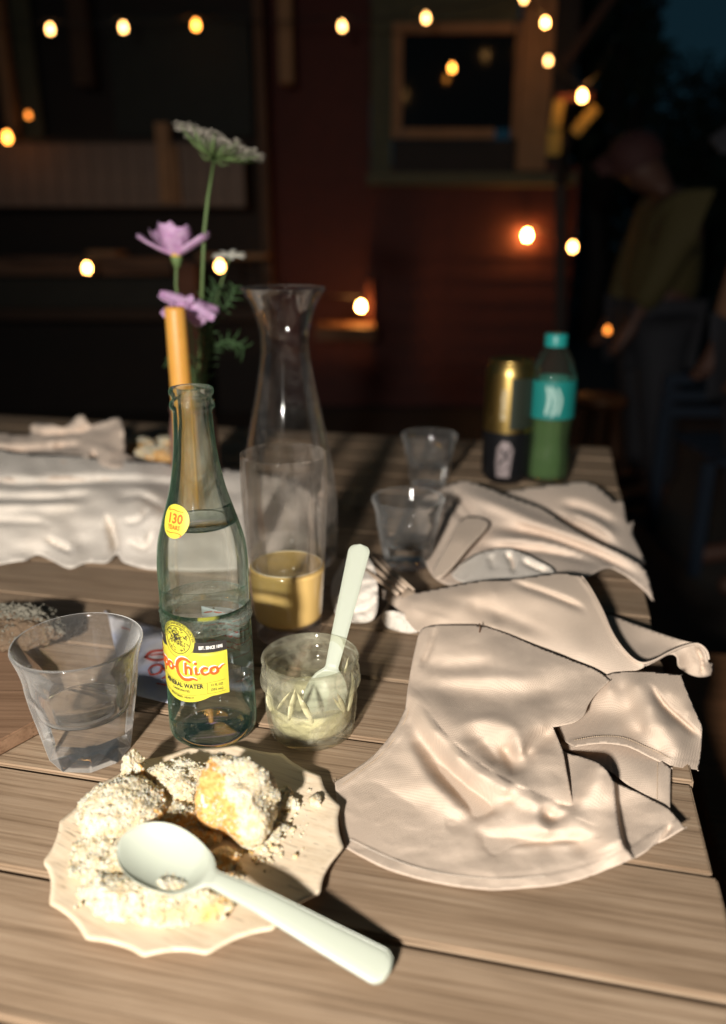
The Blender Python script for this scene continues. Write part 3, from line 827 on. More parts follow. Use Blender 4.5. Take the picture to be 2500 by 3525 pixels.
def seam_sheet(out, ctl, ridges, step, forward, hems=()):
    """edge = free edge + the shared seam, sampled identically in both sheets"""
    free = [np.array(q) for q in resample(spl(out, 5), step)]
    seam = [np.array(q) for q in (Jd if forward else Jd[::-1])]
    pts = []
    for q in seam+free:
        if not pts or np.hypot(*(q[:2]-pts[-1][:2])) > step*.35: pts.append(q)
    if np.hypot(*(pts[0][:2]-pts[-1][:2])) < step*.35: pts.pop()
    P, T = fill2d([q[:2] for q in pts], step)
    C, Z = [], []
    for q in [tuple(x) for x in resample(out, 55)]+J+list(ctl):
        if all(np.hypot(q[0]-c[0], q[1]-c[1]) > 6 for c in C): C.append(q[:2]); Z.append(q[2])
    PA = np.array(P); z = tps(PA, C, Z)
    D, _, _ = dist_poly(PA, J)
    for pl, amp, wl, wr in ridges:
        d, s, t = dist_poly(PA, spl(pl, 4)); wdt = np.where(s > 0, wr, wl)
        z += amp*np.exp(-(d/wdt)**2)*np.clip(np.sin(PI*np.clip(t*.94+.03, 0, 1))*1.6, 0, 1)*np.clip(D/26, 0, 1)
    for pl, wd in hems:
        d, s, t = dist_poly(PA, pl); z += .0006*(1/(1+np.exp((d-wd)/1.5)))
    z = np.maximum(z, .0012)
    fz = lambda q: .0009*noise.noise(Vector((q[0]*.011, q[1]*.019, 1.7)))+.0002*noise.noise(Vector((q[0]*.03, q[1]*.045, 5.7)))
    z += np.array([fz(q) for q in P])
    zr = ridge_sum(PA, CR); z += zr; z = np.maximum(z, .0012)
    # seam points take exactly the seam height
    Jp = np.array([q[:2] for q in Jd]); Jz = np.array([q[2] for q in Jd])+ridge_sum(Jp, CR)+np.array([fz(q) for q in Jp])
    for i, p in enumerate(P):
        d2 = ((Jp-p)**2).sum(1); k = d2.argmin()
        if d2[k] < 1: z[i] = Jz[k]
    return [un(p[0], p[1], zz) for p, zz in zip(P, z)], T
hemA = [(1402, 2400), (1360, 2510), (1290, 2595), (1215, 2652), (1153, 2690)]
hemB = [(q[0], q[1]) for q in A_out[7:22]]
A_rdg = [([(1385, 2500), (1430, 2600), (1510, 2710), (1610, 2800), (1660, 2850)], .0030, 36, 36),
         ([(1690, 2915), (1780, 2897), (1880, 2892), (2030, 2885)], -.0040, 30, 14), ([(1640, 2850), (1690, 2900), (1720, 2940)], -.0022, 24, 24), ([(1860, 2775), (1885, 2800), (1915, 2815), (1960, 2800)], -.0018, 15, 15),
         ([(1180, 2880), (1330, 2893), (1480, 2900)], -.0020, 30, 30), ([(1200, 2740), (1400, 2765), (1580, 2830)], -.0024, 44, 44), ([(1530, 2830), (1600, 2815), (1660, 2790)], -.0024, 26, 26),
         ([(2108, 2560), (2110, 2640), (2113, 2700), (2121, 2794), (2138, 2893), (2166, 2940), (2180, 2960)], .0125, 7, 80), ([(2240, 2925), (2285, 2880), (2312, 2835)], -.003, 8, 14)]
sh1 = seam_sheet(A_out, A_ctl, A_rdg, 6, False, [(hemA, 34), (hemB, 38)])
S_out = [(1968, 2740, .011), (1952, 2660, .0150), (1939, 2590, .0165), (1924, 2550, .0175), (1904, 2503, .0185), (1904, 2503, .0185), (1950, 2494, .0195), (1985, 2483, .0205), (2013, 2458, .0215), (2026, 2425, .0222), (2055, 2385, .0235), (2100, 2342, .026), (2100, 2342, .026),
         (2050, 2305, .0265), (1960, 2268, .0285), (1850, 2225, .0305), (1750, 2182, .0315), (1690, 2160, .033), (1650, 2153, .034), (1600, 2150, .032), (1500, 2152, .030), (1450, 2168, .027), (1430, 2230, .0225), (1415, 2300, .0175)]
S_ctl = [(1450, 2300, .0205), (1550, 2250, .0275), (1700, 2250, .0315), (1850, 2300, .0295), (1950, 2350, .0265), (1560, 2300, .0240), (1650, 2320, .0262), (1480, 2390, .0185), (1570, 2400, .0205), (1750, 2380, .0268), (1900, 2410, .0240),
         (1985, 2420, .0232), (1550, 2455, .0195), (1500, 2430, .0182), (1750, 2440, .0240), (1640, 2440, .0225),
         (1600, 2492, .0205), (1680, 2482, .0235), (1740, 2500, .0245), (1785, 2540, .0232), (1797, 2585, .0190), (1820, 2522, .0225), (1870, 2500, .0215), (1640, 2540, .0165), (1700, 2560, .0160), (1745, 2585, .0128), (1765, 2625, .0105), (1790, 2618, .0125),
         (1600, 2570, .0160), (1840, 2556, .0150), (1880, 2530, .0150), (1850, 2600, .0150), (1860, 2660, .0140), (1920, 2650, .0155), (1900, 2600, .0165), (1815, 2590, .0135), (1700, 2630, .0138), (1790, 2680, .0130), (1930, 2720, .0130)]
sh2 = seam_sheet(S_out, S_ctl, [([(1440, 2285), (1560, 2300), (1700, 2290)], -.0030, 34, 34), ([(1400, 2350), (1600, 2385), (1800, 2390), (2000, 2345)], -.0046, 46, 46), ([(1480, 2325), (1700, 2330), (1900, 2350)], .0016, 26, 26), ([(1560, 2515), (1640, 2482), (1720, 2485), (1775, 2520), (1796, 2590)], .0016, 22, 26), ([(1735, 2560), (1752, 2600), (1768, 2640), (1775, 2670)], -.0030, 30, 24), ([(1660, 2545), (1690, 2590), (1720, 2630)], -.0026, 16, 30), ([(1570, 2545), (1650, 2545), (1715, 2570), (1760, 2618), (1770, 2650)], -.0010, 24, 24), ([(1500, 2160), (1480, 2230), (1450, 2300)], -.0022, 10, 14)], 6, True)
near = cloth('linen_napkin', [sh1, sh2], M['linen'], 'large rumpled beige linen napkin nearest the camera, its hemmed edge beside the scalloped plate', 'napkin', 'beige linen napkins crumpled on the right of the table')
stitches([(1180, 2700, .0024), (1240, 2655, .0024), (1320, 2590, .0030), (1385, 2500, .006), (1412, 2430, .011)], 60, 'stitch', None, near)
stitches([(1205, 2890, .0024), (1320, 2945, .0024), (1430, 2985, .0024), (1560, 3012, .0024), (1720, 3026, .0028), (1880, 3016, .0036)], 70, 'stitch', mat('pale_thread', (.80, .72, .62), .7), near)
tube('sewn_loop', [p-near.location for p in (un(1651, 2146, .038), un(1654, 2160, .036), un(1651, 2176, .034))], .0006, mat('loop_brown', (.10, .05, .025), .8), near, 6)

# --- right hand napkin with the stitched hem
F_out = [(2080, 2328, .023), (2130, 2313, .0255), (2230, 2311, .0275), (2345, 2323, .0275), (2345, 2323, .0275), (2365, 2375, .023), (2403, 2465, .014), (2417, 2500, .010), (2417, 2532, .006), (2414, 2600, -.003), (2402, 2650, -.008), (2402, 2650, -.008),
         (2309, 2636, .005), (2231, 2602, .0085), (2188, 2580, .0100), (2145, 2565, .0115), (2067, 2558, .0118), (1977, 2570, .0095), (1977, 2570, .0095), (1935, 2540, .006), (1915, 2470, .006), (1960, 2400, .008), (2040, 2365, .016)]
F_ctl = [(2100, 2375, .0225), (2080, 2450, .0110), (2050, 2505, .0100), (2125, 2500, .0120), (2130, 2420, .0170), (2140, 2370, .0215), (2165, 2440, .0150), (2205, 2515, .0110), (2265, 2585, .0075),
         (2190, 2360, .0280), (2240, 2430, .0265), (2290, 2500, .0215), (2335, 2580, .0120), (2250, 2375, .0265), (2290, 2425, .0205), (2330, 2468, .0155), (2380, 2520, .009), (2310, 2390, .0255), (2370, 2450, .0185), (2230, 2500, .0190)]
shF = cloth_data(F_out, F_ctl, [([(2245, 2365), (2290, 2428), (2345, 2478), (2405, 2530)], -.0042, 7, 16)], 6, [([(1977, 2570), (2067, 2558), (2145, 2565), (2231, 2602), (2309, 2636), (2402, 2650)], 26)], None)
G_out = [(1960, 2545, .003), (2100, 2530, .004), (2200, 2560, .0045), (2309, 2642, .0075), (2309, 2642, .0075), (2308, 2700, .007), (2306, 2786, .0065), (2306, 2786, .0065), (2270, 2768, .0045), (2180, 2715, .003), (2100, 2655, .002), (2000, 2600, .002), (1930, 2570, .002)]
shG = cloth_data(G_out, [(2150, 2620, .0055), (2230, 2680, .0075), (2080, 2590, .0045), (2270, 2720, .0068)], [], 9, [([(2309, 2642), (2308, 2700), (2306, 2786)], 42)])
nF = cloth('linen_napkin', [shF, shG], M['linen'], 'beige linen napkin with a stitched hem hanging over the right edge of the table', 'napkin', 'beige linen napkins crumpled on the right of the table', weld=.00005)
stitches([(1978, 2548, .0105), (2060, 2535, .0128), (2140, 2538, .0125), (2230, 2575, .0110), (2310, 2612, .0085)], 44, 'stitch', None, nF)
stitches([(2264, 2625, .0085), (2263, 2690, .008), (2262, 2755, .006)], 22, 'stitch', None, nF)

# --- napkin behind it, an open fold towards the right
H_out = [(1297, 2028, .012), (1360, 2037, .020), (1420, 2040, .026), (1500, 2026, .033), (1580, 2010, .039), (1640, 2000, .043), (1700, 1995, .046), (1765, 1993, .048), (1870, 1978, .050), (1940, 1972, .051), (2002, 1983, .051), (2002, 1983, .051),
         (2036, 2031, .046), (2075, 2104, .040), (2101, 2165, .036), (2131, 2216, .033), (2174, 2264, .030), (2213, 2283, .029), (2213, 2300, .0265), (2140, 2322, .023), (2080, 2345, .016), (2000, 2330, .014), (1900, 2295, .015), (1800, 2255, .017), (1700, 2215, .019), (1600, 2200, .018), (1500, 2180, .020), (1440, 2175, .016),
         (1400, 2135, .014), (1365, 2095, .013), (1318, 2062, .011)]
H_ctl = [(1350, 2062, .019), (1420, 2075, .027), (1500, 2080, .034), (1600, 2065, .041), (1700, 2040, .046), (1850, 2060, .046), (1950, 2050, .0475), (1640, 2100, .0345), (1720, 2120, .0345), (1800, 2150, .033), (1540, 2115, .0325), (1700, 2155, .0335), (1800, 2185, .0305),
         (1900, 2130, .0385), (2000, 2150, .0365), (2050, 2210, .0320), (2000, 2250, .0285), (1460, 2120, .024), (1850, 2100, .0405), (1820, 2020, .048)]
shH = cloth_data(H_out, H_ctl, [([(1765, 2003), (1872, 2037), (1980, 2080), (2010, 2100)], -.0030, 9, 14), ([(1500, 2060), (1637, 2080), (1797, 2145), (1900, 2190)], -.0016, 20, 26), ([(1340, 2080), (1450, 2110), (1560, 2140)], .0012, 14, 20)], 7, [([(2002, 1983), (2036, 2031), (2075, 2104), (2131, 2216), (2213, 2283)], 10)])
I_out = [(2095, 2118, .012), (2174, 2143, .017), (2260, 2175, .023), (2346, 2203, .029), (2402, 2217, .032), (2425, 2230, .029), (2440, 2280, .018), (2456, 2285, .010), (2452, 2322, .001), (2400, 2330, .002), (2340, 2300, .010), (2330, 2262, .020), (2303, 2252, .021), (2256, 2277, .018), (2213, 2292, .016), (2174, 2270, .015), (2131, 2222, .013), (2100, 2172, .012)]
shI = cloth_data(I_out, [(2220, 2220, .016), (2300, 2225, .022), (2370, 2250, .020), (2400, 2285, .012)], [([(2395, 2225), (2415, 2265), (2420, 2320)], -.005, 7, 7)], 9, [], None)
nH = cloth('linen_napkin', [shH, shI], M['linen'], 'beige linen napkin folded open like a tunnel over the fork behind the near napkin', 'napkin', 'beige linen napkins crumpled on the right of the table', weld=.00005)
rimp = [(2002, 1983, .0515), (2036, 2031, .0465), (2075, 2104, .0405), (2101, 2165, .0365), (2131, 2216, .0335), (2174, 2264, .0305), (2213, 2283, .0295), (2256, 2272, .0300), (2303, 2247, .0315), (2355, 2225, .0330), (2402, 2217, .0335), (2432, 2240, .030), (2440, 2270, .024)]
tube('rolled_hem', [un(*q)-nH.location for q in spl(rimp, 5)], .0010, M['linen'], nH, 7)

# --- far napkins
J_out = [(1440, 1720, .020), (1500, 1687, .032), (1585, 1652, .042), (1645, 1664, .044), (1740, 1700, .042), (1850, 1740, .038), (1950, 1800, .034), (2050, 1860, .029), (2150, 1905, .022), (2215, 1950, .014), (2240, 2010, .003), (2252, 2070, -.012), (2225, 2040, -.002), (2180, 2000, .010), (2140, 1972, .017), (2088, 1955, .024), (2010, 1990, .030), (1950, 1998, .030),
         (1850, 2010, .028), (1700, 2015, .024), (1600, 2020, .017), (1520, 2005, .010), (1475, 1960, .008), (1450, 1880, .008), (1436, 1800, .012)]
J_ctl = [(1560, 1720, .036), (1650, 1760, .037), (1750, 1800, .034), (1850, 1850, .031), (2000, 1900, .027), (1650, 1850, .026), (1550, 1850, .020), (1750, 1930, .027), (1900, 1950, .029), (1600, 1950, .016)]
shJ = cloth_data(J_out, J_ctl, [([(1570, 1690), (1720, 1745), (1880, 1815), (2050, 1875), (2200, 1955)], .0055, 26, 20), ([(1690, 1812), (1872, 1838), (2000, 1885), (2110, 1930), (2200, 1985)], -.0060, 18, 18), ([(1680, 1850), (1850, 1866), (1980, 1900), (2080, 1932)], .0040, 15, 15),
                         ([(1650, 1880), (1850, 1892), (2000, 1920), (2070, 1945)], -.0045, 14, 14), ([(1560, 1680), (1600, 1740), (1650, 1790)], -.004, 14, 14), ([(1500, 1720), (1560, 1750), (1620, 1800)], -.004, 14, 14)], 11, [], None)
nJ = cloth('linen_napkin', [shJ], M['linen2'], 'dusty beige napkin in long diagonal folds beyond the second tumbler', 'napkin', 'beige linen napkins crumpled on the right of the table')
K_out = [(1730, 1700, .014), (1800, 1680, .022), (1872, 1670, .030), (1940, 1662, .034), (2002, 1655, .036), (2050, 1668, .034), (2088, 1697, .029), (2120, 1725, .024), (2142, 1720, .024), (2150, 1750, .020), (2160, 1800, .014), (2184, 1792, .012), (2178, 1830, .009), (2200, 1880, .003), (2222, 1945, -.008), (2150, 1925, .004), (2050, 1880, .009), (1950, 1820, .012), (1850, 1760, .014)]
shK = cloth_data(K_out, [(1950, 1720, .029), (2050, 1760, .024), (2100, 1820, .016)], [([(1930, 1735), (2020, 1755), (2130, 1810)], -.005, 16, 16), ([(1950, 1765), (2050, 1800), (2120, 1850)], .004, 14, 14), ([(1900, 1770), (2020, 1820), (2130, 1890)], -.004, 12, 12)], 11, [], None)
cloth('linen_napkin', [shK], M['linen2'], 'farthest beige napkin in front of the green plastic bottle, its corners over the table edge', 'napkin', 'beige linen napkins crumpled on the right of the table')
shL = cloth_data([(1596, 1781, .036), (1684, 1798, .040), (1610, 1890, .031), (1524, 1985, .018), (1488, 1972, .017), (1535, 1880, .027)], [(1590, 1860, .033)], [], 10, [])
cloth('folded_napkin_strip', [shL], M['linen'], 'pale folded strip of napkin standing up right of the second tumbler', 'napkin')
shM = cloth_data([(1560, 1962, .016), (1640, 1905, .028), (1750, 1885, .034), (1850, 1925, .036), (1910, 1972, .034), (1800, 2010, .032), (1650, 2015, .026), (1570, 1995, .016)], [(1720, 1950, .031)],
                 [([(1745, 1905), (1765, 1935), (1768, 1970)], -.007, 9, 9), ([(1800, 1930), (1850, 1955), (1890, 1968)], -.006, 8, 8), ([(1690, 1910), (1700, 1960)], -.003, 12, 12)], 9, [])
cloth('gauze_cloth', [shM], M['gauze'], 'crumpled white gauze tucked between the two big beige napkins', 'cloth')

# --- white gauze runner
G1 = cloth_data([(1205, 1905, .020), (1262, 1915, .030), (1292, 1960, .030), (1302, 2040, .022), (1298, 2105, .010), (1270, 2140, .0025), (1190, 2136, .002), (1150, 2100, .002), (1140, 2020, .006), (1170, 1950, .012)], [(1230, 2010, .022), (1240, 2080, .010)], [([(1180, 2095), (1230, 2105), (1290, 2080)], -.003, 8, 8)], 9, [], .0012, .003, .03)
cloth('gauze_cloth', [G1], M['gauze'], 'bunched white gauze behind the standing pale spoon', 'cloth')
G2 = cloth_data([(1322, 2108, .016), (1370, 2104, .018), (1415, 2128, .014), (1447, 2168, .005), (1405, 2180, .002), (1335, 2162, .002), (1316, 2135, .006)], [(1370, 2135, .013)], [], 8, [])
cloth('gauze_cloth', [G2], M['gauze'], 'small bright tuft of white gauze in front of the fork, by the near napkin', 'cloth')
run_o = [(-160, 1925, .002), (60, 1932, .002), (110, 1916, .003), (135, 1910, .003), (180, 1930, .002), (240, 1956, .002), (300, 1936, .003), (370, 1936, .003), (402, 1908, .004), (425, 1935, .002), (500, 1957, .002), (580, 1962, .002), (700, 1965, .002), (860, 1955, .002), (1000, 1935, .002), (1100, 1900, .003),
         (1120, 1830, .006), (1110, 1720, .022), (1000, 1655, .034), (860, 1620, .040), (700, 1605, .042), (570, 1590, .046), (430, 1580, .052), (250, 1565, .055), (100, 1560, .056), (-160, 1560, .056)]
run_c = [(0, 1700, .040), (200, 1690, .041), (400, 1680, .042), (600, 1700, .036), (0, 1820, .022), (150, 1840, .018), (300, 1780, .026), (280, 1860, .010), (420, 1760, .036), (480, 1740, .042), (545, 1760, .038), (480, 1850, .022), (560, 1860, .018), (400, 1850, .016), (700, 1800, .022), (900, 1780, .022), (1000, 1750, .024), (850, 1700, .032)]
shR = cloth_data(run_o, run_c, [([(-100, 1655), (150, 1665), (400, 1655), (700, 1670)], -.005, 14, 14), ([(-100, 1710), (150, 1715), (330, 1700)], -.004, 12, 12), ([(-100, 1745), (100, 1740), (300, 1735)], .003, 12, 12), ([(-100, 1790), (100, 1795), (180, 1810)], -.003, 10, 10),
      ([(380, 1790), (395, 1850), (402, 1900)], -.010, 12, 16), ([(430, 1795), (480, 1790), (510, 1750)], -.004, 8, 8), ([(440, 1860), (500, 1885), (520, 1830)], -.004, 9, 9), ([(370, 1780), (375, 1800)], -.004, 8, 8), ([(160, 1855), (210, 1880), (250, 1900)], -.006, 8, 8), ([(400, 1720), (480, 1705), (570, 1750)], -.004, 12, 12)], 12, [], .0012, .0022, .012)
runner = cloth('table_runner', [shR], M['gauze'], 'long white gauze runner bunched across the table behind the bottle', 'table runner')
N_out = [(-160, 1600, .045), (-160, 1488, .060), (0, 1488, .060), (100, 1495, .058), (104, 1468, .066), (135, 1452, .072), (180, 1460, .070), (222, 1470, .068), (268, 1430, .084), (298, 1436, .082), (312, 1462, .072), (360, 1448, .078), (408, 1434, .086), (424, 1470, .078), (432, 1530, .062), (450, 1570, .052), (580, 1600, .040), (560, 1640, .034), (400, 1650, .040), (200, 1650, .044), (0, 1650, .044)]
N_ctl = [(0, 1540, .056), (150, 1530, .057), (300, 1520, .062), (350, 1500, .068), (200, 1590, .052), (400, 1590, .052)]
shN = cloth_data(N_out, N_ctl, [([(-60, 1545), (80, 1550), (240, 1535), (280, 1540)], -.007, 12, 12), ([(325, 1555), (320, 1600), (295, 1640)], -.008, 10, 10), ([(170, 1555), (180, 1620)], -.003, 10, 10), ([(100, 1488), (200, 1492), (310, 1480)], -.006, 8, 8), ([(440, 1610), (500, 1600), (560, 1625)], .004, 14, 14)], 11, [], .0012, .003, .02)
cloth('linen_napkin', [shN], M['linen2'], 'pale napkin heaped on the gauze runner at far left, two corners pointing up', 'napkin')

# ================================================================== menu card and board
card = cloth_data([(372, 2112, .003), (372, 2112, .003), (560, 2165, .003), (720, 2215, .003), (720, 2215, .003), (700, 2330, .0025), (672, 2432, .002), (672, 2432, .002), (580, 2420, .0015), (440, 2385, .0014), (440, 2385, .0014), (400, 2250, .002)], [], [], 14, [])
pc = mat('card_paper', (.62, .62, .70), .7); n = N(pc); f = n.noise(n.coords('Object'), 22, 3); n.l(n.ramp(f, [(.42, (.66, .64, .66)), (.6, (.50, .54, .70))]), n.b.inputs['Base Color'])
cardo = cloth('printed_card', [card], pc, 'pale printed paper card with red line drawings, half under the bottle', 'card', thick=.0004)
redp = mat('card_red_print', (.62, .10, .07), .6)
def wfc(x, z, lift=0): return un(x, z, .0034+lift)-cardo.location
rc = random.Random(11)
cl = [[(500, 2262, 8), (520, 2244, 9), (560, 2240, 8), (580, 2256, 8), (560, 2270, 8), (525, 2272, 7), (498, 2262, 6)], [(520, 2256, 5), (545, 2252, 5), (568, 2256, 5)], [(515, 2300, 6), (530, 2290, 7), (555, 2292, 6), (548, 2315, 7), (520, 2322, 6), (512, 2305, 6)], [(560, 2300, 6), (578, 2320, 6), (560, 2335, 6)],
      [(600, 2290, 7), (640, 2270, 7), (670, 2280, 6)], [(600, 2330, 6), (640, 2345, 7), (670, 2330, 5)], [(540, 2352, 5), (580, 2360, 5), (620, 2372, 5)], [(420, 2160, 6), (450, 2170, 6), (470, 2190, 6)]]
tag(strokes('card_drawing', cl, redp, .0004, wfc, cardo), kind='stuff')

bpl = [(-420, 2760), (-420, 2300), (-100, 2205), (60, 2215), (150, 2300), (178, 2400), (150, 2468), (0, 2548)]
bp3 = [un(x, y, .012) for x, y in bpl]; c = sum(bp3, Vector())/len(bp3); c.z = TZ
bm = bmesh.new(); vs = [bm.verts.new(p-c) for p in bp3]; f = bm.faces.new(vs); r = bmesh.ops.extrude_face_region(bm, geom=[f])
for v in [g for g in r['geom'] if isinstance(g, bmesh.types.BMVert)]: v.co.z = .0006
bmesh.ops.recalc_face_normals(bm, faces=bm.faces)
bmesh.ops.bevel(bm, geom=bm.edges[:], offset=.0012, segments=2, affect='EDGES')
brd = bm_obj('serving_board', bm, M['board']); brd.location = c
tag(brd, 'smooth brown wooden serving board entering at the left edge behind the tumbler', 'serving board')

# ================================================================== plate, cake, spoons
PC = un(684, 2872, .006)
plm = wood('plate_veneer', (.56, .42, .27), (.75, .61, .44), (.80, .68, .51), .25, 1.3, .55, .12)
def plate_r(a): 
    n_ = noise.noise(Vector((math.cos(a)*1.7, math.sin(a)*1.7, 4))); w_ = 1-abs(math.sin(a*8+.35+.5*n_)); return .0790*(1+(.050+.02*n_)*(w_**1.15)-.020)
rings = [0, .15, .3, .45, .6, .7, .78, .84, .89, .93, .965, 1.0]
def plate_z(t): return .0012+.0034*max(0, (t-.62)/.38)**1.3
NA = 220; V, F = [], []
for t in rings[1:]:
    for k in range(NA):
        a = 2*PI*k/NA; r = plate_r(a)*t if t > .8 else .0772*t
        if .8 >= t > .65: r = (.0772*(1-(t-.65)/.2)+plate_r(a)*(t-.65)/.2)*t
        V.append((r*math.cos(a), r*math.sin(a), plate_z(t)))
c0 = len(V); V.append((0, 0, plate_z(0)))
F += [(k, (k+1) % NA, c0) for k in range(NA)]
for i in range(len(rings)-2):
    for k in range(NA):
        k2 = (k+1) % NA; F.append((i*NA+k, i*NA+k2, (i+1)*NA+k2, (i+1)*NA+k)[::-1])
plate = mesh('scalloped_plate', V, F, plm); plate.location = (PC.x, PC.y, TZ+.0004); plate.rotation_euler = (R(1.0), 0, R(-28))
bmt = bmesh.new(); bmt.from_mesh(plate.data); bmesh.ops.recalc_face_normals(bmt, faces=bmt.faces)
if sum(f.normal.z for f in bmt.faces) < 0: bmesh.ops.reverse_faces(bmt, faces=bmt.faces)
bmt.to_mesh(plate.data); bmt.free()
s = plate.modifiers.new('thickness', 'SOLIDIFY'); s.thickness = .0011; s.offset = -1
s.use_rim = True
plate.location.z += .0025
tag(plate, 'thin pale wood veneer plate with a scalloped edge holding broken cake', 'plate')

cakem = mat('cake_crumb', (.80, .72, .52), .85, spec=.15); n = N(cakem)
v = n.coords('Object'); nz = n.noise(v, 180, 5, .7); big = n.noise(v, 45, 3, .5)
c_ = n.mix(n.ramp(nz, [(.40, (0, 0, 0)), (.58, (1, 1, 1))]), (.55, .43, .26), (.68, .62, .48))
c_ = n.mix(n.ramp(big, [(.60, (0, 0, 0)), (.72, (1, 1, 1))]), c_, (.66, .40, .13))
n.l(c_, n.b.inputs['Base Color']); n.b.inputs['Subsurface Weight'].default_value = .5; n.b.inputs['Subsurface Scale'].default_value = .5; n.b.inputs['Subsurface Radius'].default_value = (.006, .004, .002)
n.bump(n.noise(v, 1100, 5, .75), .45, .0006)
caram = mat('cake_base_caramel', (.66, .27, .05), .6, spec=.3); n = N(caram)
v = n.coords('Object'); nz = n.noise(v, 240, 4, .7); c_ = n.mix(n.ramp(nz, [(.35, (0, 0, 0)), (.55, (1, 1, 1))]), (.50, .22, .05), (.76, .44, .15))
c_ = n.mix(n.ramp(n.noise(v, 130, 3, .6), [(.60, (0, 0, 0)), (.64, (1, 1, 1))]), c_, (.80, .72, .62)); n.l(c_, n.b.inputs['Base Color'])
n.bump(n.noise(v, 700, 4, .7), .8, .0008)
_b = bmesh.new(); bmesh.ops.create_icosphere(_b, subdivisions=1, radius=1.0); _b.verts.index_update()
ICO = ([v.co.copy() for v in _b.verts], [tuple(v.index for v in f.verts) for f in _b.faces]); _b.free()
def crumbly(name, loc, size, seed, rough=1.0, sub=6, cut=None, caramel=None, rz=0.0, boxy=.0, label=None, group='broken pieces of pale cake on the scalloped plate', big=.22, flat=.25):
    bm = bmesh.new(); bmesh.ops.create_icosphere(bm, subdivisions=sub, radius=1.0)
    off = Vector((seed*3.1, seed*1.7, seed*.9))
    for v in bm.verts:
        p = v.co.copy()
        if boxy:
            m_ = max(abs(p.x), abs(p.y), abs(p.z)); p = p.lerp(p/m_*.85, boxy)
        q = Vector((p.x*size[0], p.y*size[1], p.z*size[2]))
        nrm = v.co.normalized()
        d = big*noise.noise(p*1.6+off)
        q += Vector((nrm.x*size[0], nrm.y*size[1], nrm.z*size[2]))*d
        h = noise.fractal(q*190+off, .75, 2.3, 6)*.0013
        h += -.0009*max(0, noise.noise(q*330+off*2)-.22)*2.4 - .0007*max(0, noise.noise(q*760+off)-.15)*2
        h += .0006*noise.noise(q*1900+off)
        q += nrm*h*rough
        if q.z < -size[2]*flat*2: q.z = -size[2]*flat*2 - (q.z+size[2]*flat*2)*.1
        v.co = q
    zmin = min(v.co.z for v in bm.verts)
    for v in bm.verts: v.co.z -= zmin
    if caramel is not None:
        dirv, thr = caramel; dirv = Vector(dirv).normalized()
        for f in bm.faces:
            cc = f.calc_center_median()
            w_ = Vector((cc.x/size[0], cc.y/size[1], (cc.z-size[2]*.6)/size[2])).dot(dirv)+.22*noise.noise(cc*160+off)+.18*noise.noise(cc*500+off)
            if w_ > thr: f.material_index = 1
    rq = random.Random(seed); pool = [v for v in bm.verts if v.co.z > size[2]*.12]; cnt = int(min(900, 80+(size[0]*size[1])*1600000)) if sub > 4 else 0
    pts_ = [(rq.choice(pool).co.copy(), rq) for _ in range(cnt)]
    mi = {}
    for p_, _ in pts_:
        r_ = rq.uniform(.0003, .0009)*(1 if rq.random() < .88 else 1.9)
        M_ = Matrix.Translation(p_+Vector((0, 0, r_*.25))) @ Matrix.Rotation(rq.uniform(0, 6), 4, 'X') @ Matrix.Rotation(rq.uniform(0, 6), 4, 'Z') @ Matrix.Diagonal((r_, r_*rq.uniform(.6, 1), r_*rq.uniform(.6, 1), 1))
        vs_ = []
        for t_ in ICO[0]:
            q_ = M_ @ t_; q_ = q_ + (q_-p_)*.5*noise.noise(q_*1500); vs_.append(bm.verts.new(q_))
        for f_ in ICO[1]: bm.faces.new([vs_[i] for i in f_])
    o = bm_obj(name, bm, [cakem, caram], None, True); o.location = loc; o.rotation_euler = (0, 0, rz)
    if label: tag(o, label, 'cake', group)
    return o
ZP = .004
def cz(x, y, z, zb=ZP): p = un(x, y, z); p.z = TZ+zb; return p
crumbly('cake_piece', cz(460, 2660, .016), (.0075, .0080, .0170), 1.0, 1.1, 6, label='small tall crumb of cake standing at the upper left rim of the plate', caramel=((.8, -.2, .2), .95))
crumbly('cake_piece', cz(630, 2700, .012), (.0230, .0170, .0135), 2.3, 1.3, 7, label='rough torn white cake piece at the back of the plate below the bottle', rz=-.3, big=.35)
crumbly('cake_piece', cz(425, 2800, .012), (.0235, .0240, .0165), 3.7, .9, 7, label='domed pale cake piece on the left of the plate above the spoon bowl', caramel=((1, .15, .1), .88), rz=.1)
crumbly('cake_piece', cz(822, 2795, .016), (.0235, .0180, .0250), 4.4, .75, 7, label='large upright cake block with an orange caramel underside, right of centre on the plate', caramel=((-.75, -.62, -.12), .34), rz=-.35, boxy=.28, big=.30, flat=.42)
crumbly('cake_piece', cz(380, 2955, .007), (.0180, .0200, .0085), 5.9, 1.1, 6, label='flattened heap of cake crumbs at the left, touching the spoon bowl', caramel=((.2, -.4, .3), 1.15), big=.4)
crumbly('cake_piece', cz(545, 3090, .006), (.0360, .0170, .0085), 6.6, 1.2, 7, label='long low heap of cake crumbs in front of the spoon', rz=-.12, big=.45, caramel=((0, .8, .6), 1.18))
crumbly('cake_piece', cz(640, 2850, .006), (.0240, .0190, .0085), 7.1, 1.1, 6, label='low orange stained cake crumbs between the spoon bowl and the upright block', caramel=((.3, -.5, .6), .55), big=.4)
crumbly('cake_piece', cz(962, 2775, .004), (.0090, .0095, .0050), 8.2, 1.4, 5, label='little crumb heap right of the upright cake block', big=.6)
crumbly('cake_piece', cz(905, 2895, .003), (.0130, .0075, .0034), 9.5, 1.4, 5, label='scattered low crumbs below and right of the upright cake block', big=.7, rz=.3)
crumbly('cake_piece', cz(755, 2985, .004), (.0100, .0080, .0055), 10.5, 1.4, 5, label='crumb heap tucked against the spoon neck', big=.6, caramel=((.5, -.4, .3), .8))
rcr = random.Random(9); bm = bmesh.new()
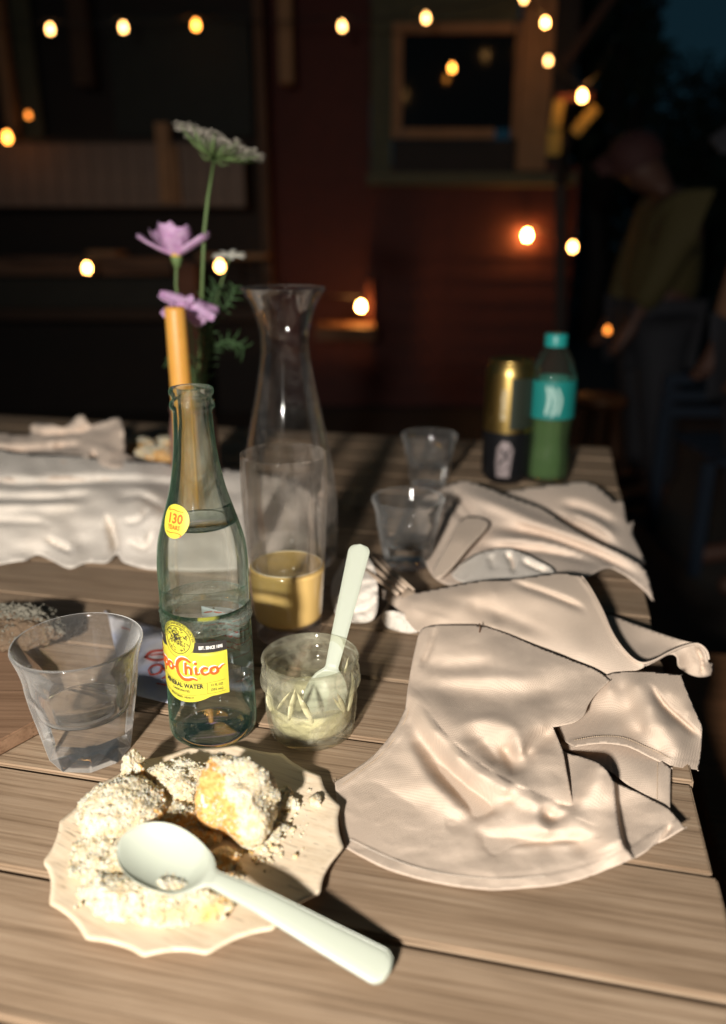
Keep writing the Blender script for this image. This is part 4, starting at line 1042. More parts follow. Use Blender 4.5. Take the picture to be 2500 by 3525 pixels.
def crumb(x, y, r):
    p = un(x, y, .004)-Vector((PC.x, PC.y, TZ))
    t = math.hypot(p.x, p.y)/.0772
    if t > .96: return
    M_ = Matrix.Translation((p.x, p.y, plate_z(t)+.003+r*.4)) @ Matrix.Rotation(rcr.uniform(0, 6), 4, Vector((rcr.random(), rcr.random(), rcr.random()+.1)).normalized())
    q = bmesh.ops.create_icosphere(bm, subdivisions=2, radius=r, matrix=M_)
    for v in q['verts']:
        v.co += (v.co-Vector(M_.translation))*.6*noise.noise(v.co*1200)
for cx, cy, sx, sy, k, rm in ((960, 2830, 70, 60, 60, .0013), (900, 2930, 90, 50, 50, .0012), (1090, 2790, 12, 22, 3, .0018), (1060, 2750, 12, 20, 3, .001), (780, 3010, 60, 40, 40, .0014), (560, 3120, 220, 50, 120, .0013), (350, 2980, 70, 80, 60, .0013), (640, 2860, 120, 60, 80, .0012), (1040, 2660, 14, 14, 5, .0009), (700, 2700, 120, 50, 30, .001), (620, 2950, 200, 130, 60, .0008), (1020, 2830, 60, 120, 26, .0006)):
    for i in range(k): crumb(rcr.gauss(cx, sx*.5), rcr.gauss(cy, sy*.5), abs(rcr.gauss(rm*.6, rm*.35))+.0003)
cr = bm_obj('cake_crumbs', bm, cakem, None, True); cr.location = (PC.x, PC.y, TZ); tag(cr, 'fine cake crumbs strewn over the plate', 'crumbs', kind='stuff')
for i, (x, y, r_) in enumerate(((1087, 2788, .0036),)):
    crumbly('cake_crumb', cz(x, y, .004, .0095), (r_, r_*1.3, r_*.7), 12+i, .8, 4, label='single larger white crumb near the right rim of the plate')

spm = mat('pale_green_resin', (.47, .50, .415), .38, spec=.45); spm.node_tree.nodes['Principled BSDF'].inputs['Subsurface Weight'].default_value = .15
spm.node_tree.nodes['Principled BSDF'].inputs['Subsurface Radius'].default_value = (.006, .007, .005)
n = N(spm); n.bump(n.noise(n.coords('Object'), 260, 3, .6), .06, .0006)
def spoon(L, wb, lb, wh, we, zprof, loc, xa, up, label, group, depth=.0085):
    """L total length, bowl lb long and wb wide, handle wh wide at the neck and we at the end"""
    nx, ny = 90, 14; V = []
    def half(x):
        if x < lb*1.12:
            t = x/lb; e = math.sqrt(max(0, 1-((t-.47)/.47)**2)) if t < .47 else math.sqrt(max(0, 1-((t-.47)/.60)**2))
            b = wb/2*e
            return max(b, wh/2 if t > .55 else 0)
        t = (x-lb*1.12)/(L-lb*1.12); w_ = wh/2+(we-wh)/2*(t**.8)
        rr_ = we/2; d = L-x
        if d < rr_*.75: w_ *= math.sqrt(max(0, 1-((rr_*.75-d)/(rr_*.75))**2.6))
        return w_
    xs = [L*(1-math.cos(PI*i/nx))/2 for i in range(nx+1)]
    xs = sorted(set(xs+[lb*k/24 for k in range(1, 29)]))
    def smooth_half(x): return (half(max(0, x-.0015))+half(x)*2+half(min(L, x+.0015)))/4 if .002 < x < L-.002 else half(x)
    top, botm = [], []
    for x in xs:
        h = smooth_half(x); zc = interp(zprof, x); rowt, rowb = [], []
        for j in range(ny+1):
            s_ = -1+2*j/ny; y = h*math.sin(s_*PI/2)
            t = x/lb; dp = 0
            if t < 1.02:
                e2 = ((t-.47)/.53)**2+(y/(wb/2))**2; dp = depth*max(0, 1-e2)**.8
            sy = abs(math.sin(s_*PI/2)); edge = .0011*(sy**6)
            crown = .0005*(1-sy**2) if t > 1.1 else 0
            th = .0017 if t < 1 else .0016
            rowt.append((x, y, zc-dp+crown-edge)); rowb.append((x, y*.985, zc-dp-th+edge*1.1))
        top.append(rowt); botm.append(rowb)
    m_ = ny+1; V = [p for r_ in top for p in r_]+[p for r_ in botm for p in r_]; o0 = len(xs)*m_; F = []
    for i in range(len(xs)-1):
        for j in range(ny):
            F.append((i*m_+j, (i+1)*m_+j, (i+1)*m_+j+1, i*m_+j+1)); F.append((o0+i*m_+j, o0+i*m_+j+1, o0+(i+1)*m_+j+1, o0+(i+1)*m_+j))
        F.append((i*m_, o0+i*m_, o0+(i+1)*m_, (i+1)*m_)); F.append((i*m_+ny, (i+1)*m_+ny, o0+(i+1)*m_+ny, o0+i*m_+ny))
    for i in (0, len(xs)-1):
        for j in range(ny): F.append((i*m_+j, i*m_+j+1, o0+i*m_+j+1, o0+i*m_+j))
    me = bpy.data.meshes.new('spoon'); me.from_pydata(V, [], F); me.update()
    bm = bmesh.new(); bm.from_mesh(me); bmesh.ops.remove_doubles(bm, verts=bm.verts, dist=.00002); bmesh.ops.recalc_face_normals(bm, faces=bm.faces); bm.to_mesh(me); bm.free()
    o = link('spoon', me, spm)
    X = xa.normalized(); Y = up.cross(X).normalized(); Zv = X.cross(Y)
    Mx = Matrix((X, Y, Zv)).transposed().to_4x4(); Mx.translation = loc; o.matrix_world = Mx
    tag(o, label, 'spoon', group); return o
a = un(418, 2868, .030); b = un(1342, 3348, .0050); L = (b-a).length
spoon(L, .0345, .052, .0090, .0172, [(0, 0), (.042, -.001), (.058, .0030), (.085, .0052), (.12, .0030), (L, .0015)], a, b-a, Vector((-.10, -.25, 1)), 'pale mint spoon lying across the cake and the plate rim', 'pale mint spoons')
bp_ = Vector((JL.x+.006, JL.y-.010, TZ+.013)); tp_ = at(1241, 1874, .556)
d = tp_-bp_; L2 = d.length
Xa = -d.normalized(); up2 = Vector((-.25, -1, .55)); up2 = (up2-Xa*up2.dot(Xa)).normalized()
o2 = spoon(L2, .030, .034, .0092, .0165, [(0, 0), (.034, .001), (L2, 0)], bp_, d, up2, 'pale mint spoon standing in the quilted jar with its handle up', 'pale mint spoons', .006)

# wooden fork under the napkin, tines to the left
fm = plain('pale_fork_wood', (.50, .38, .28), .6, .08, 80)
fk = tag(empty('fork', un(1400, 2020, .014)), 'pale wooden fork with its tines showing between the second tumbler and the napkin', 'fork')
def loc_of(x, y, z): return un(x, y, z)-fk.location
for (x0, y0, x1, y1) in ((1243, 1915, 1390, 2035), (1268, 1902, 1408, 2032), (1296, 1908, 1424, 2034), (1238, 1940, 1372, 2046)):
    tube('tine', [loc_of(x0, y0, .026), loc_of((x0+x1)/2, (y0+y1)/2+4, .030), loc_of(x1, y1, .027)], [.0009, .0020, .0020], fm, fk, 8, .6)
tube('handle', [loc_of(1392, 2036, .0265), loc_of(1450, 2075, .022), loc_of(1540, 2140, .012)], [.005, .006, .005], fm, fk, 10, .25)

# ================================================================== candle, vase, flowers
wax = plain('amber_beeswax', (.72, .36, .07), .45, .06, 40); wax.node_tree.nodes['Principled BSDF'].inputs['Subsurface Weight'].default_value = .35
wax.node_tree.nodes['Principled BSDF'].inputs['Subsurface Radius'].default_value = (.02, .008, .002)
cb = un(662, 1835); ct = at(602, 1056, .868)
cnd = tag(empty('taper_candle', cb), 'amber beeswax taper candle rising behind the bottle neck', 'candle')
p0, p1 = Vector((0, 0, .012)), ct-cb
tube('wax_stick', [p0, p0.lerp(p1, .3), p0.lerp(p1, .6), p0.lerp(p1, .985), p1], [.0118, .0116, .0112, .0108, .0098], wax, cnd, 28)
tube('wick', [p1, p1+Vector((.0003, 0, .005))], .0006, mat('wick_black', (.02, .018, .015), .9), cnd, 6)
lathe('candle_holder', [(0, .0), (.028, 0), (.028, .003), (.014, .007), (.013, .020), (.0155, .024), (.0125, .024), (.0122, .012), (0, .012)], mat('dull_brass', (.35, .24, .12), .4, 1.0), cnd, 40)
vs_ = un(662, 1790); vs_.y = max(vs_.y, .955)
vp = at(662, 1400, 1.0)
vz = vp.z-TZ
vase = tag(empty('bud_vase', Vector((vp.x, vp.y, TZ))), 'dusty pink stoneware bud vase with wild flowers behind the bottle', 'vase')
lathe('vase_body', [(0, 0), (.024, 0), (.030, .012), (.031, .05), (.0295, vz*.75), (.026, vz*.93), (.0275, vz), (.0245, vz-.002), (.023, vz*.85), (.024, .02), (0, .018)], plain('dusty_pink_stoneware', (.28, .15, .12), .6, .08, 30), vase, 48)
stemm = plain('flower_stem_green', (.13, .20, .07), .6, .15, 60); leafm = plain('feathery_leaf_green', (.04, .095, .028), .6, .2, 90)
pinkm = mat('cosmos_petal_pink', (.62, .26, .52), .6); n = N(pinkm)
n.l(n.ramp(n.noise(n.coords('Object', scale=(1, 1, 1)), 120, 3), [(.3, (.52, .24, .46)), (.7, (.74, .48, .68))]), n.b.inputs['Base Color']); n.b.inputs['Subsurface Weight'].default_value = .15
def petal(name, base, dirv, upv, L_, W_, m_, parent, curl=.3, n_=8):
    dirv = dirv.normalized(); side = dirv.cross(upv).normalized(); upv = side.cross(dirv).normalized()
    V, F = [], []
    for i in range(n_+1):
        t = i/n_; w_ = W_*math.sin(PI*min(1, t*.82+.04))**.7*(1 if t < .95 else .9)
        c = base+dirv*(L_*t)+upv*(curl*L_*t*t)
        for j in range(5):
            s_ = (j-2)/2; V.append(c+side*(w_*s_/1)+upv*(abs(s_)**2*W_*.35)+dirv*(-.10*L_*abs(s_) if t > .8 else 0)*(1 if j % 2 else .3))
    for i in range(n_):
        for j in range(4): F.append((i*5+j, i*5+j+1, (i+1)*5+j+1, (i+1)*5+j))
    o = mesh(name, V, F, m_, parent); s = o.modifiers.new('thickness', 'SOLIDIFY'); s.thickness = .0005; return o
def P3(x, y, Y=.97): return at(x, y, Y)-Vector(f_root.location)
vtop = Vector((vp.x, vp.y, vp.z))
def flower_root(name, label, cat, Y=1.0):
    global f_root; f_root = tag(empty(name, vtop-Vector((0, 0, .02))), label, cat); return f_root
# cosmos in profile
fr = flower_root('cosmos_flower', 'pink cosmos flower in profile with upturned petals above the candle', 'flower')
hb = P3(608, 893); tube('stem', [P3(655, 1440, 1.0), P3(640, 1250, .99), P3(618, 1080, .975), P3(606, 980), hb], .0016, stemm, fr, 8)
lathe('calyx', [(0, -.010), (.003, -.009), (.0065, 0), (.0070, .003), (0, .004)], stemm, fr, 16, hb)
hb2 = hb+Vector((0, 0, .002))
for k, (ax, el, ln, wd) in enumerate(((180, 20, .052, .011), (150, 33, .047, .0125), (-118, 52, .044, .0150), (-62, 46, .042, .015), (22, 24, .050, .013), (-12, 22, .048, .013), (84, 50, .040, .014))):
    a_ = R(ax); e_ = R(el); dv = Vector((math.cos(a_)*math.cos(e_), math.sin(a_)*math.cos(e_)*.9, math.sin(e_)))
    petal('petal', hb2, dv, Vector((0, 0, 1)), ln*.95, wd*1.15, pinkm, fr, .12)
lathe('flower_centre', [(0, 0), (.006, .001), (.0055, .006), (0, .009)], plain('pollen_yellow', (.70, .42, .06), .8, .2, 400), fr, 16, hb2)
# second cosmos, drooping, half behind the candle
fr = flower_root('cosmos_flower', 'smaller drooping pink cosmos half hidden behind the candle top', 'flower')
hb = P3(640, 1045, .93); tube('stem', [P3(668, 1440, 1.0), P3(668, 1250, .96), P3(655, 1120, .935), hb], .0014, stemm, fr, 8)
for k, (dx, dz) in enumerate(((-95, -20), (-60, -12), (-40, 40), (30, -8), (60, 10), (95, 70), (50, 80), (110, 40), (-75, 55))):
    e = P3(640+dx, 1045+dz, .93+.02*math.sin(k*2.1)); petal('petal', hb, e-hb, Vector((0, -.6, 1)), (e-hb).length, .0095, pinkm, fr, .1)
# umbel of wild carrot
fr = flower_root('wild_carrot_flower', 'flat white wild carrot umbel leaning on a long bare stem, the topmost flower', 'flower')
um = P3(738, 548, 1.0)
tube('stem', [P3(676, 1430, 1.0), P3(690, 1180, 1.0), P3(697, 950), P3(703, 800), P3(716, 680), um], [.0016, .0018, .0019, .0019, .0017, .0017], stemm, fr, 8)
cL, cR_ = P3(605, 446, 1.0), P3(912, 552, 1.0); cc = (cL+cR_)/2+Vector((0, 0, .002)); ax1 = (cR_-cL)/2; ax2 = Vector((0, .052, -.004)); nr = ax1.cross(ax2).normalized()
if nr.z < 0: nr = -nr
rf = random.Random(4); Vf, Ff, Vw, Fw = [], [], [], []
spots = []
for i in range(230):
    q = math.sqrt((i+.5)/230); a_ = i*2.39996; spots.append((q*math.cos(a_), q*math.sin(a_), q))
for i, (sx_, sy_, q) in enumerate(spots):
    p = cc+ax1*sx_+ax2*sy_+nr*(.003*math.sin(i*1.3)-.006*(1-q)*0)
    for k in range(6):
        a_ = rf.uniform(0, 2*PI); rr_ = rf.uniform(.0012, .0034); c2 = p+Vector((math.cos(a_)*rr_, math.sin(a_)*rr_, rf.uniform(-.001, .0016)))
        s_ = rf.uniform(.0010, .0020); k0 = len(Vw)
        Vw += [c2+Vector((s_, 0, 0)), c2+Vector((0, s_, .0004)), c2+Vector((-s_, 0, 0)), c2+Vector((0, -s_, .0004)), c2+Vector((0, 0, .0010))]
        Fw += [(k0, k0+1, k0+4), (k0+1, k0+2, k0+4), (k0+2, k0+3, k0+4), (k0+3, k0, k0+4), (k0+3, k0+2, k0+1, k0)]
    if i % 5 == 0:
        v_, f_ = tube('', [um, um.lerp(p, .55)-nr*.004, p-nr*.001], [.0009, .0007, .0005], None, None, 5, ret=True); k0 = len(Vf); Vf += v_; Ff += [tuple(w_+k0 for w_ in f) for f in f_]
tag(mesh('florets', Vw, Fw, plain('umbel_white', (.60, .55, .46), .7, .1, 200), fr), kind='stuff')
tag(mesh('rays', Vf, Ff, stemm, fr), kind='stuff')
for k in range(7):
    a_ = k*.9; e = um+ax1*.34*math.cos(a_)+ax2*.34*math.sin(a_)+nr*.004; tube('bract', [um, um.lerp(e, .6)-nr*.006, e-nr*.003], [.0010, .0008, .0003], stemm, fr, 5)
# small white daisy
fr = flower_root('white_daisy', 'small white daisy just right of the pink cosmos', 'flower')
hb = P3(790, 885, 1.0); tube('stem', [P3(690, 1430, 1.0), P3(716, 1200, 1.0), P3(745, 1030, 1.0), hb], .0011, stemm, fr, 8)
whp = plain('daisy_white', (.62, .60, .52), .7, .05, 90)
for k in range(9):
    a_ = 2*PI*k/9; petal('petal', hb, Vector((math.cos(a_), math.sin(a_)*.6, .25+.2*math.sin(a_))), Vector((0, 0, 1)), .020, .0035, whp, fr, -.2)
# feathery foliage
fr = flower_root('leafy_sprig', 'feathery green leaf sprig beside the flower stems', 'leaves')
for j, line in enumerate((((690, 1430), (700, 1250), (712, 1120), (722, 1040), (745, 985)), ((690, 1400), (705, 1280), (735, 1200), (790, 1172), (842, 1200)), ((685, 1330), (668, 1290), (630, 1240), (590, 1222)), ((700, 1180), (735, 1100), (790, 1040), (810, 985)))):
    pts = [P3(x, y, .985) for x, y in line]; S_ = [Vector(q) for q in spl(pts, 6)]
    V, F = tube('', S_, .0011, None, None, 6, ret=True)
    for i in range(2, len(S_)):
        for sg in (1, -1):
            if (i+j) % 2: continue
            t = (S_[i]-S_[i-1]).normalized(); b0 = S_[i]; ln = rf.uniform(.008, .017)
            sd = Vector((t.z, rf.uniform(-.6, .6), -t.x))*sg
            e = b0+sd*ln+t*ln*.5; v_, f_ = tube('', [b0, b0.lerp(e, .5)+t*.001, e], [.0011, .0012, .0003], None, None, 5, .5, ret=True)
            k0 = len(V); V += v_; F += [tuple(w_+k0 for w_ in f) for f in f_]
    mesh('frond', V, F, leafm, fr)

# ================================================================== can and plastic bottle
q = un(1738, 1650)
can = tag(empty('tall_can', Vector((q.x, q.y, TZ))), 'tall beverage can, gold on top and black below, left of the green plastic bottle', 'can')
gold = mat('can_gold', (.52, .36, .12), .33, 1.0); dark = mat('can_black', (.012, .012, .014), .35, .3); rimm = mat('can_rim', (.55, .50, .42), .3, 1.0); silver = mat('can_print_silver', (.40, .33, .33), .4, .6)
lathe('can_base', [(0, .004), (.020, .003), (.0245, 0), (.028, .004), (.0325, .010), (.0330, .014), (.0330, .072)], dark, can, 64)
lathe('can_body', [(.0330, .072), (.0330, .148), (.0325, .152), (.0285, .162)], gold, can, 64)
lathe('can_lid', [(.0285, .162), (.0290, .1635), (.0290, .166), (.0275, .1662), (.0265, .162), (0, .1622)], gold, can, 64)
def wfcan(a0):
    def f(s, z, lift=.0003): return ((.0330+lift)*math.cos(a0+s/.033), (.0330+lift)*math.sin(a0+s/.033), z)
    return f
wc = wfcan(R(-104))
ex = [(-.010, .012), (.008, .012), (.010, .035), (.012, .05), (.006, .060), (-.004, .062), (-.011, .052), (-.012, .03)]
wrapped('can_emblem', resample(ex, .002, True), silver, .0003, .002, can, wc)
strokes('emblem_lines', [[(-.006, .05, .002), (0, .045, .003), (.004, .036, .002)], [(.006, .052, .002), (.002, .042, .002), (-.006, .03, .003)], [(-.004, .022, .002), (.005, .026, .003)]], dark, .0005, wc, can)
wc2 = wfcan(R(-62)); wrapped('can_panel', resample([(-.020, .078), (.030, .078), (.030, .145), (-.020, .145)], .002, True), mat('can_dark_panel', (.045, .055, .04), .4, .4), .0003, .002, can, wc2)
V, F = text_mesh('PREMIUM', .011, .0004); wt = wfcan(R(-112)); mesh('can_lettering', [wt(y, .110-x*.9, .0005) for x, y in V], F, mat('can_print_cream', (.60, .50, .30), .5), can, False)
q = un(1879, 1655)
pet = tag(empty('plastic_bottle', Vector((q.x, q.y, TZ))), 'plastic drink bottle with teal cap and teal label, green liquid inside', 'bottle')
pp = [(.022, 0), (.028, .003), (.0300, .010), (.0295, .035), (.0275, .055), (.0285, .075), (.0305, .090), (.0308, .095), (.0308, .140), (.0300, .147), (.0255, .163), (.0180, .178), (.0135, .184), (.0130, .190)]
pp = [tuple(q) for q in spl(pp, 4)]
pg = thin_glass('plastic_clear', (.90, .90, .86), .04, (.5, .5, .4), 40, .05, .5)
lathe('bottle_shell', [(0, .004)]+pp, pg, pet, 56)
liq = mat('green_drink', (.09, .17, .065), .2); liq.node_tree.nodes['Principled BSDF'].inputs['Subsurface Weight'].default_value = .5; liq.node_tree.nodes['Principled BSDF'].inputs['Subsurface Radius'].default_value = (.01, .02, .006)
lathe('green_drink', [(0, .006)]+[(r-.0012, z) for r, z in pp if .008 < z < .128]+[(0, .128)], liq, pet, 56)
teal = mat('teal_label', (.012, .22, .20), .45)
lathe('teal_label', [(.0311, .092), (.0311, .142)], teal, pet, 56)
lathe('cap', [(.0145, .184), (.0148, .186), (.0148, .199), (.0138, .2005), (0, .2005)], mat('teal_cap', (.015, .28, .26), .4), pet, 40)
def wfp(s, z, lift=.0006): a_ = R(-98)+s/.0311; return ((.0311+lift)*math.cos(a_), (.0311+lift)*math.sin(a_), z)
pr = mat('label_pale_print', (.40, .62, .56), .5)
strokes('label_print', [[(-.010, .135, .003), (-.006, .12, .005), (-.009, .10, .004)], [(-.004, .134, .004), (.002, .118, .005), (-.001, .098, .004)], [(.004, .133, .003), (.009, .118, .004), (.006, .100, .004)]], pr, .0008, wfp, pet)

# bread by the runner and the crusty cake at the left
for i, (x, y, s_, lb) in enumerate(((470, 1520, .022, 'torn chunk of pale bread left of the bottle neck'), (530, 1555, .024, 'bread chunk nearest the bottle neck on the far side'), (575, 1500, .016, 'small golden bread chunk farthest back'))):
    p = un(x, y, .045); o = crumbly('bread_chunk', Vector((p.x, p.y, TZ+.022)), (s_*1.2, s_, s_*.9), 20+i, 1.5, 5, label=lb, group='torn bread by the runner', caramel=((.6, -.6, -.2), .45))
    o['category'] = 'bread'
lf = un(70, 2170, .018)
sfr = plain('side_cake_crust', (.13, .085, .05), .8, .3, 90, .5)
o = crumbly('crusty_cake', Vector((lf.x-.015, lf.y, TZ+.013)), (.050, .028, .017), 31, 2.0, 6, caramel=((0, -.9, .1), .40), label='crusty topped cake on the board at the left edge', group=None, big=.25)
o['category'] = 'cake'; o.data.materials[0] = plain('pale_frosting', (.17, .155, .12), .8, .15, 70, .4); o.data.materials[1] = sfr
if 'group' in o: del o['group']

# ================================================================== background
def pspan(x0, y0, x1, y1, Y):
    a = at(x0, (y0+y1)/2, Y); b = at(x1, (y0+y1)/2, Y); t = at((x0+x1)/2, y0, Y); d = at((x0+x1)/2, y1, Y)
    return Vector(((a.x+b.x)/2, Y, (t.z+d.z)/2)), abs(b.x-a.x), abs(t.z-d.z)
def pbox(name, x0, y0, x1, y1, Y, dep, m, parent=None, bev=.003, zb=None, rot=0.0):
    c, w_, h_ = pspan(x0, y0, x1, y1, Y)
    if zb is not None:
        top = c.z+h_/2; h_ = top-zb; c.z = zb+h_/2
    o = box(name, c-(parent.location if parent else Vector()), (w_, dep, h_), m, parent, bev)
    if rot: o.rotation_euler = (0, rot, 0)
    return o
def dk(name, col, rough=.75, var=.15, sc=12): return plain(name, col, rough, var, sc)
maroon = dk('maroon_paint', (.078, .015, .009)); olive = dk('olive_trim_paint', (.085, .080, .042)); amberw = dk('varnished_pine', (.32, .165, .075))
greyw = dk('weathered_grey_boards', (.21, .145, .11)); darkw = dk('dark_stained_timber', (.022, .014, .010)); screen = dk('insect_screen', (.022, .026, .022), .8)
# maroon building
shed = tag(empty('maroon_building', (at(1420, 700, 5.3).x, 5.3, 0)), 'dark maroon painted building with an olive trimmed window and a counter ledge', 'building')
YB = 5.3
def lap(x0, x1, z0, z1, Y, m, parent):
    """lapped boards, each its own piece"""
    k = 0; z = z0; me = None
    while z < z1:
        bm = bmesh.new(); add_box(bm, (0, 0, 0), (x1-x0, .022, .135)); 
        for v in bm.verts:
            if v.co.z < 0 and v.co.y < 0: v.co.y -= .010
        if me is None:
            o = bm_obj('siding_board', bm, m, parent); me = o.data
        else:
            bm.free(); o = bpy.data.objects.new('siding_board', me); COL.objects.link(o); o.parent = parent
        o.location = Vector(((x0+x1)/2, Y, z+.066))-parent.location; z += .132
xl, xr = at(905, 700, YB).x, at(1985, 700, YB).x
lap(xl, xr, .02, 1.42, YB, maroon, shed)
zc_ = at(1500, 620, YB).z
bm = bmesh.new(); add_box(bm, (0, 0, 0), (at(1275, 300, YB).x-xl, .05, 1.9)); o = bm_obj('upper_wall', bm, maroon, shed); o.location = Vector(((xl+at(1275, 300, YB).x)/2, YB+.01, 1.42+.95))-shed.location
pbox('trim_board', 1278, -150, 1350, 596, YB-.02, .05, olive, shed)
pbox('trim_board', 1352, -150, 1790, 80, YB-.02, .05, olive, shed)
pbox('corner_board', 1796, -250, 1900, 588, YB-.05, .10, amberw, shed)
pbox('counter_ledge', 1262, 600, 1965, 640, YB-.14, .30, olive, shed)
win = pbox('window', 1350, 82, 1385, 478, YB-.03, .07, amberw, shed)
def wpart(nm, *a, m=amberw, d=.07, Y=YB-.03):
    c, w_, h_ = pspan(*a, Y); o = box(nm, c-shed.location-win.location, (w_, d, h_), m, win, .003); return o
wpart('frame', 1386, 82, 1768, 118); wpart('frame', 1386, 444, 1700, 478); wpart('frame', 1768, 82, 1795, 478)
paneM = mat('dark_window_glass', (.006, .007, .007), .12, spec=.5)
wpart('pane', 1386, 119, 1767, 443, m=paneM, d=.01)
pbox('dark_panel', 1352, 482, 1790, 598, YB+.0, .04, darkw, shed)
wall_in = pbox('side_panel', 1905, -200, 1985, 590, YB+.02, .04, darkw, shed)
# timber bar on the left
bar = tag(empty('timber_bar', (at(350, 700, 4.6).x, 4.6, 0)), 'outdoor timber bar with grey board front, posts and dark screens at left', 'bar')
x = -260
bw = None
while x < 820:
    o = pbox('front_board', x, 492, x+56, 712, 4.3, .025, greyw, bar, .003); x += 58
pbox('top_rail', -260, 478, 832, 492, 4.28, .10, darkw, bar)
pbox('post', 548, 425, 592, 700, 4.22, .08, amberw, bar)
pbox('post', 596, 500, 618, 700, 4.24, .05, amberw, bar)
pbox('post', 895, -250, 925, 1400, 4.7, .10, dk('post_brown', (.10, .045, .02)), bar, .003, 0.0)
pbox('post', 958, -250, 1005, 290, 4.75, .10, amberw, bar)
pbox('post', 240, -250, 300, 300, 4.7, .10, dk('post_dark', (.06, .03, .014)), bar)
pbox('post', -10, -250, 22, 480, 4.6, .08, amberw, bar)
pbox('screen_panel', 385, 55, 865, 470, 4.9, .02, screen, bar)
pbox('screen_panel', 30, -200, 115, 480, 4.9, .02, olive, bar)
pbox('back_wall', -500, -300, 905, 720, 5.2, .05, darkw, bar, .003, 0.0)
pbox('lower_beam', -300, 884, 600, 946, 4.15, .12, dk('beam_brown', (.12, .06, .032)), bar)
pbox('lower_beam', -300, 1062, 930, 1100, 4.4, .10, dk('beam_dark', (.05, .026, .014)), bar)
pbox('lower_panel', -300, 948, 700, 1060, 4.5, .03, dk('panel_olive', (.032, .030, .022)), bar)
pbox('post', 616, 902, 680, 1062, 4.2, .10, dk('post_rose', (.20, .085, .05)), bar, .003, 0.0)
pbox('shelf', 690, 872, 920, 890, 4.35, .2, amberw, bar)
pbox('shelf', 320, 862, 420, 880, 4.35, .2, amberw, bar)
pbox('step', 1090, 1118, 1292, 1160, 4.7, .35, dk('step_brown', (.20, .09, .04)), bar)
pbox('step_riser', 1258, 960, 1285, 1117, 4.95, .2, maroon, bar)

# bulbs: (x, y, distance, strength, kind, label)
bulb_me = lathe_mesh('bulb_globe', [(0, -.034), (.012, -.032), (.021, -.024), (.0245, -.012), (.023, .000), (.016, .014), (.0115, .024), (.0112, .030), (0, .030)], 20)
sock_me = lathe_mesh('socket', [(0, .026), (.0135, .026), (.015, .030), (.015, .058), (.010, .064), (0, .064)], 16)
def emis(name, col, s):
    m = bpy.data.materials.new(name); m.use_nodes = True; t = m.node_tree; t.nodes.clear()
    e = t.nodes.new('ShaderNodeEmission'); e.inputs[0].default_value = (*col, 1); e.inputs[1].default_value = s
    o = t.nodes.new('ShaderNodeOutputMaterial'); t.links.new(e.outputs[0], o.inputs[0]); return m
blackp = mat('black_socket', (.012, .012, .012), .5)
glowing = emis('bulb_brightest', (1, .42, .10), 190); hot = emis('bulb_hot', (1, .44, .11), 42); warm = emis('bulb_warm', (1, .50, .15), 14); dim = emis('bulb_dim', (1, .34, .05), 13); faint = emis('bulb_faint', (1, .28, .04), 4)
def bulb(x, y, Y, em, label, sc=1.0):
    p = at(x, y, Y); r = tag(empty('string_light_bulb', p), label, 'light bulb', 'warm bulbs of the string lights')
    me = bulb_me.copy(); me.materials.clear(); b = bpy.data.objects.new('globe', me); COL.objects.link(b); me.materials.append(em); b.parent = r
    for q in me.polygons: q.use_smooth = True
    s_ = bpy.data.objects.new('socket', sock_me); COL.objects.link(s_); s_.parent = r
    if not sock_me.materials: sock_me.materials.append(blackp)
    r.scale = (sc*.52, sc*.52, sc*.60); return r
B = [(173, 98, 4.0, warm, 'glowing bulb at the top left corner of the view', 1.0), (425, 92, 4.05, warm, 'glowing bulb over the left end of the dark screen', 1.0), (675, 84, 4.6, dim, 'dimmer amber bulb over the middle of the dark screen', 1.2),
     (1178, 88, 4.1, warm, 'glowing bulb between the two posts and the window', 1.0), (1467, 60, 4.2, warm, 'glowing bulb above the window frame', 1.0), (1804, -8, 4.6, warm, 'bulb at the very top edge above the corner board', 1.0),
     (1878, 76, 4.9, hot, 'glowing bulb near the top of the corner board', 1.0), (1888, 207, 4.9, warm, 'glowing bulb halfway down the corner board', 1.05), (2005, 328, 3.9, hot, 'bright bulb on the yellow wooden bracket', 1.15),
     (25, 470, 4.1, dim, 'amber bulb at the left edge above the bar front', 1.3), (98, 395, 4.7, faint, 'faint small bulb above the bar front', .9), (1557, 232, 5.1, dim, 'added dim amber globe imitating a bulb reflection in the window pane', 1.1),  # last globe is an added stand-in for a reflection in the pane
     (300, 920, 3.6, hot, 'bright bulb low at the left beside the brown beam', 1.0), (757, 914, 3.6, hot, 'bright bulb behind the white daisy', 1.0), (1243, 1052, 4.75, glowing, 'bright low bulb right of the carafe mouth', 1.25),
     (1815, 808, 5.238, glowing, 'bright bulb glowing against the maroon wall below the ledge', 1.45), (1972, 848, 4.6, hot, 'bright bulb at the right corner of the maroon wall', 1.2), (2092, 1134, 3.2, faint, 'small faint orange bulb under the olive shirted person', .8)]
bl_objs = [bulb(*b) for b in B]
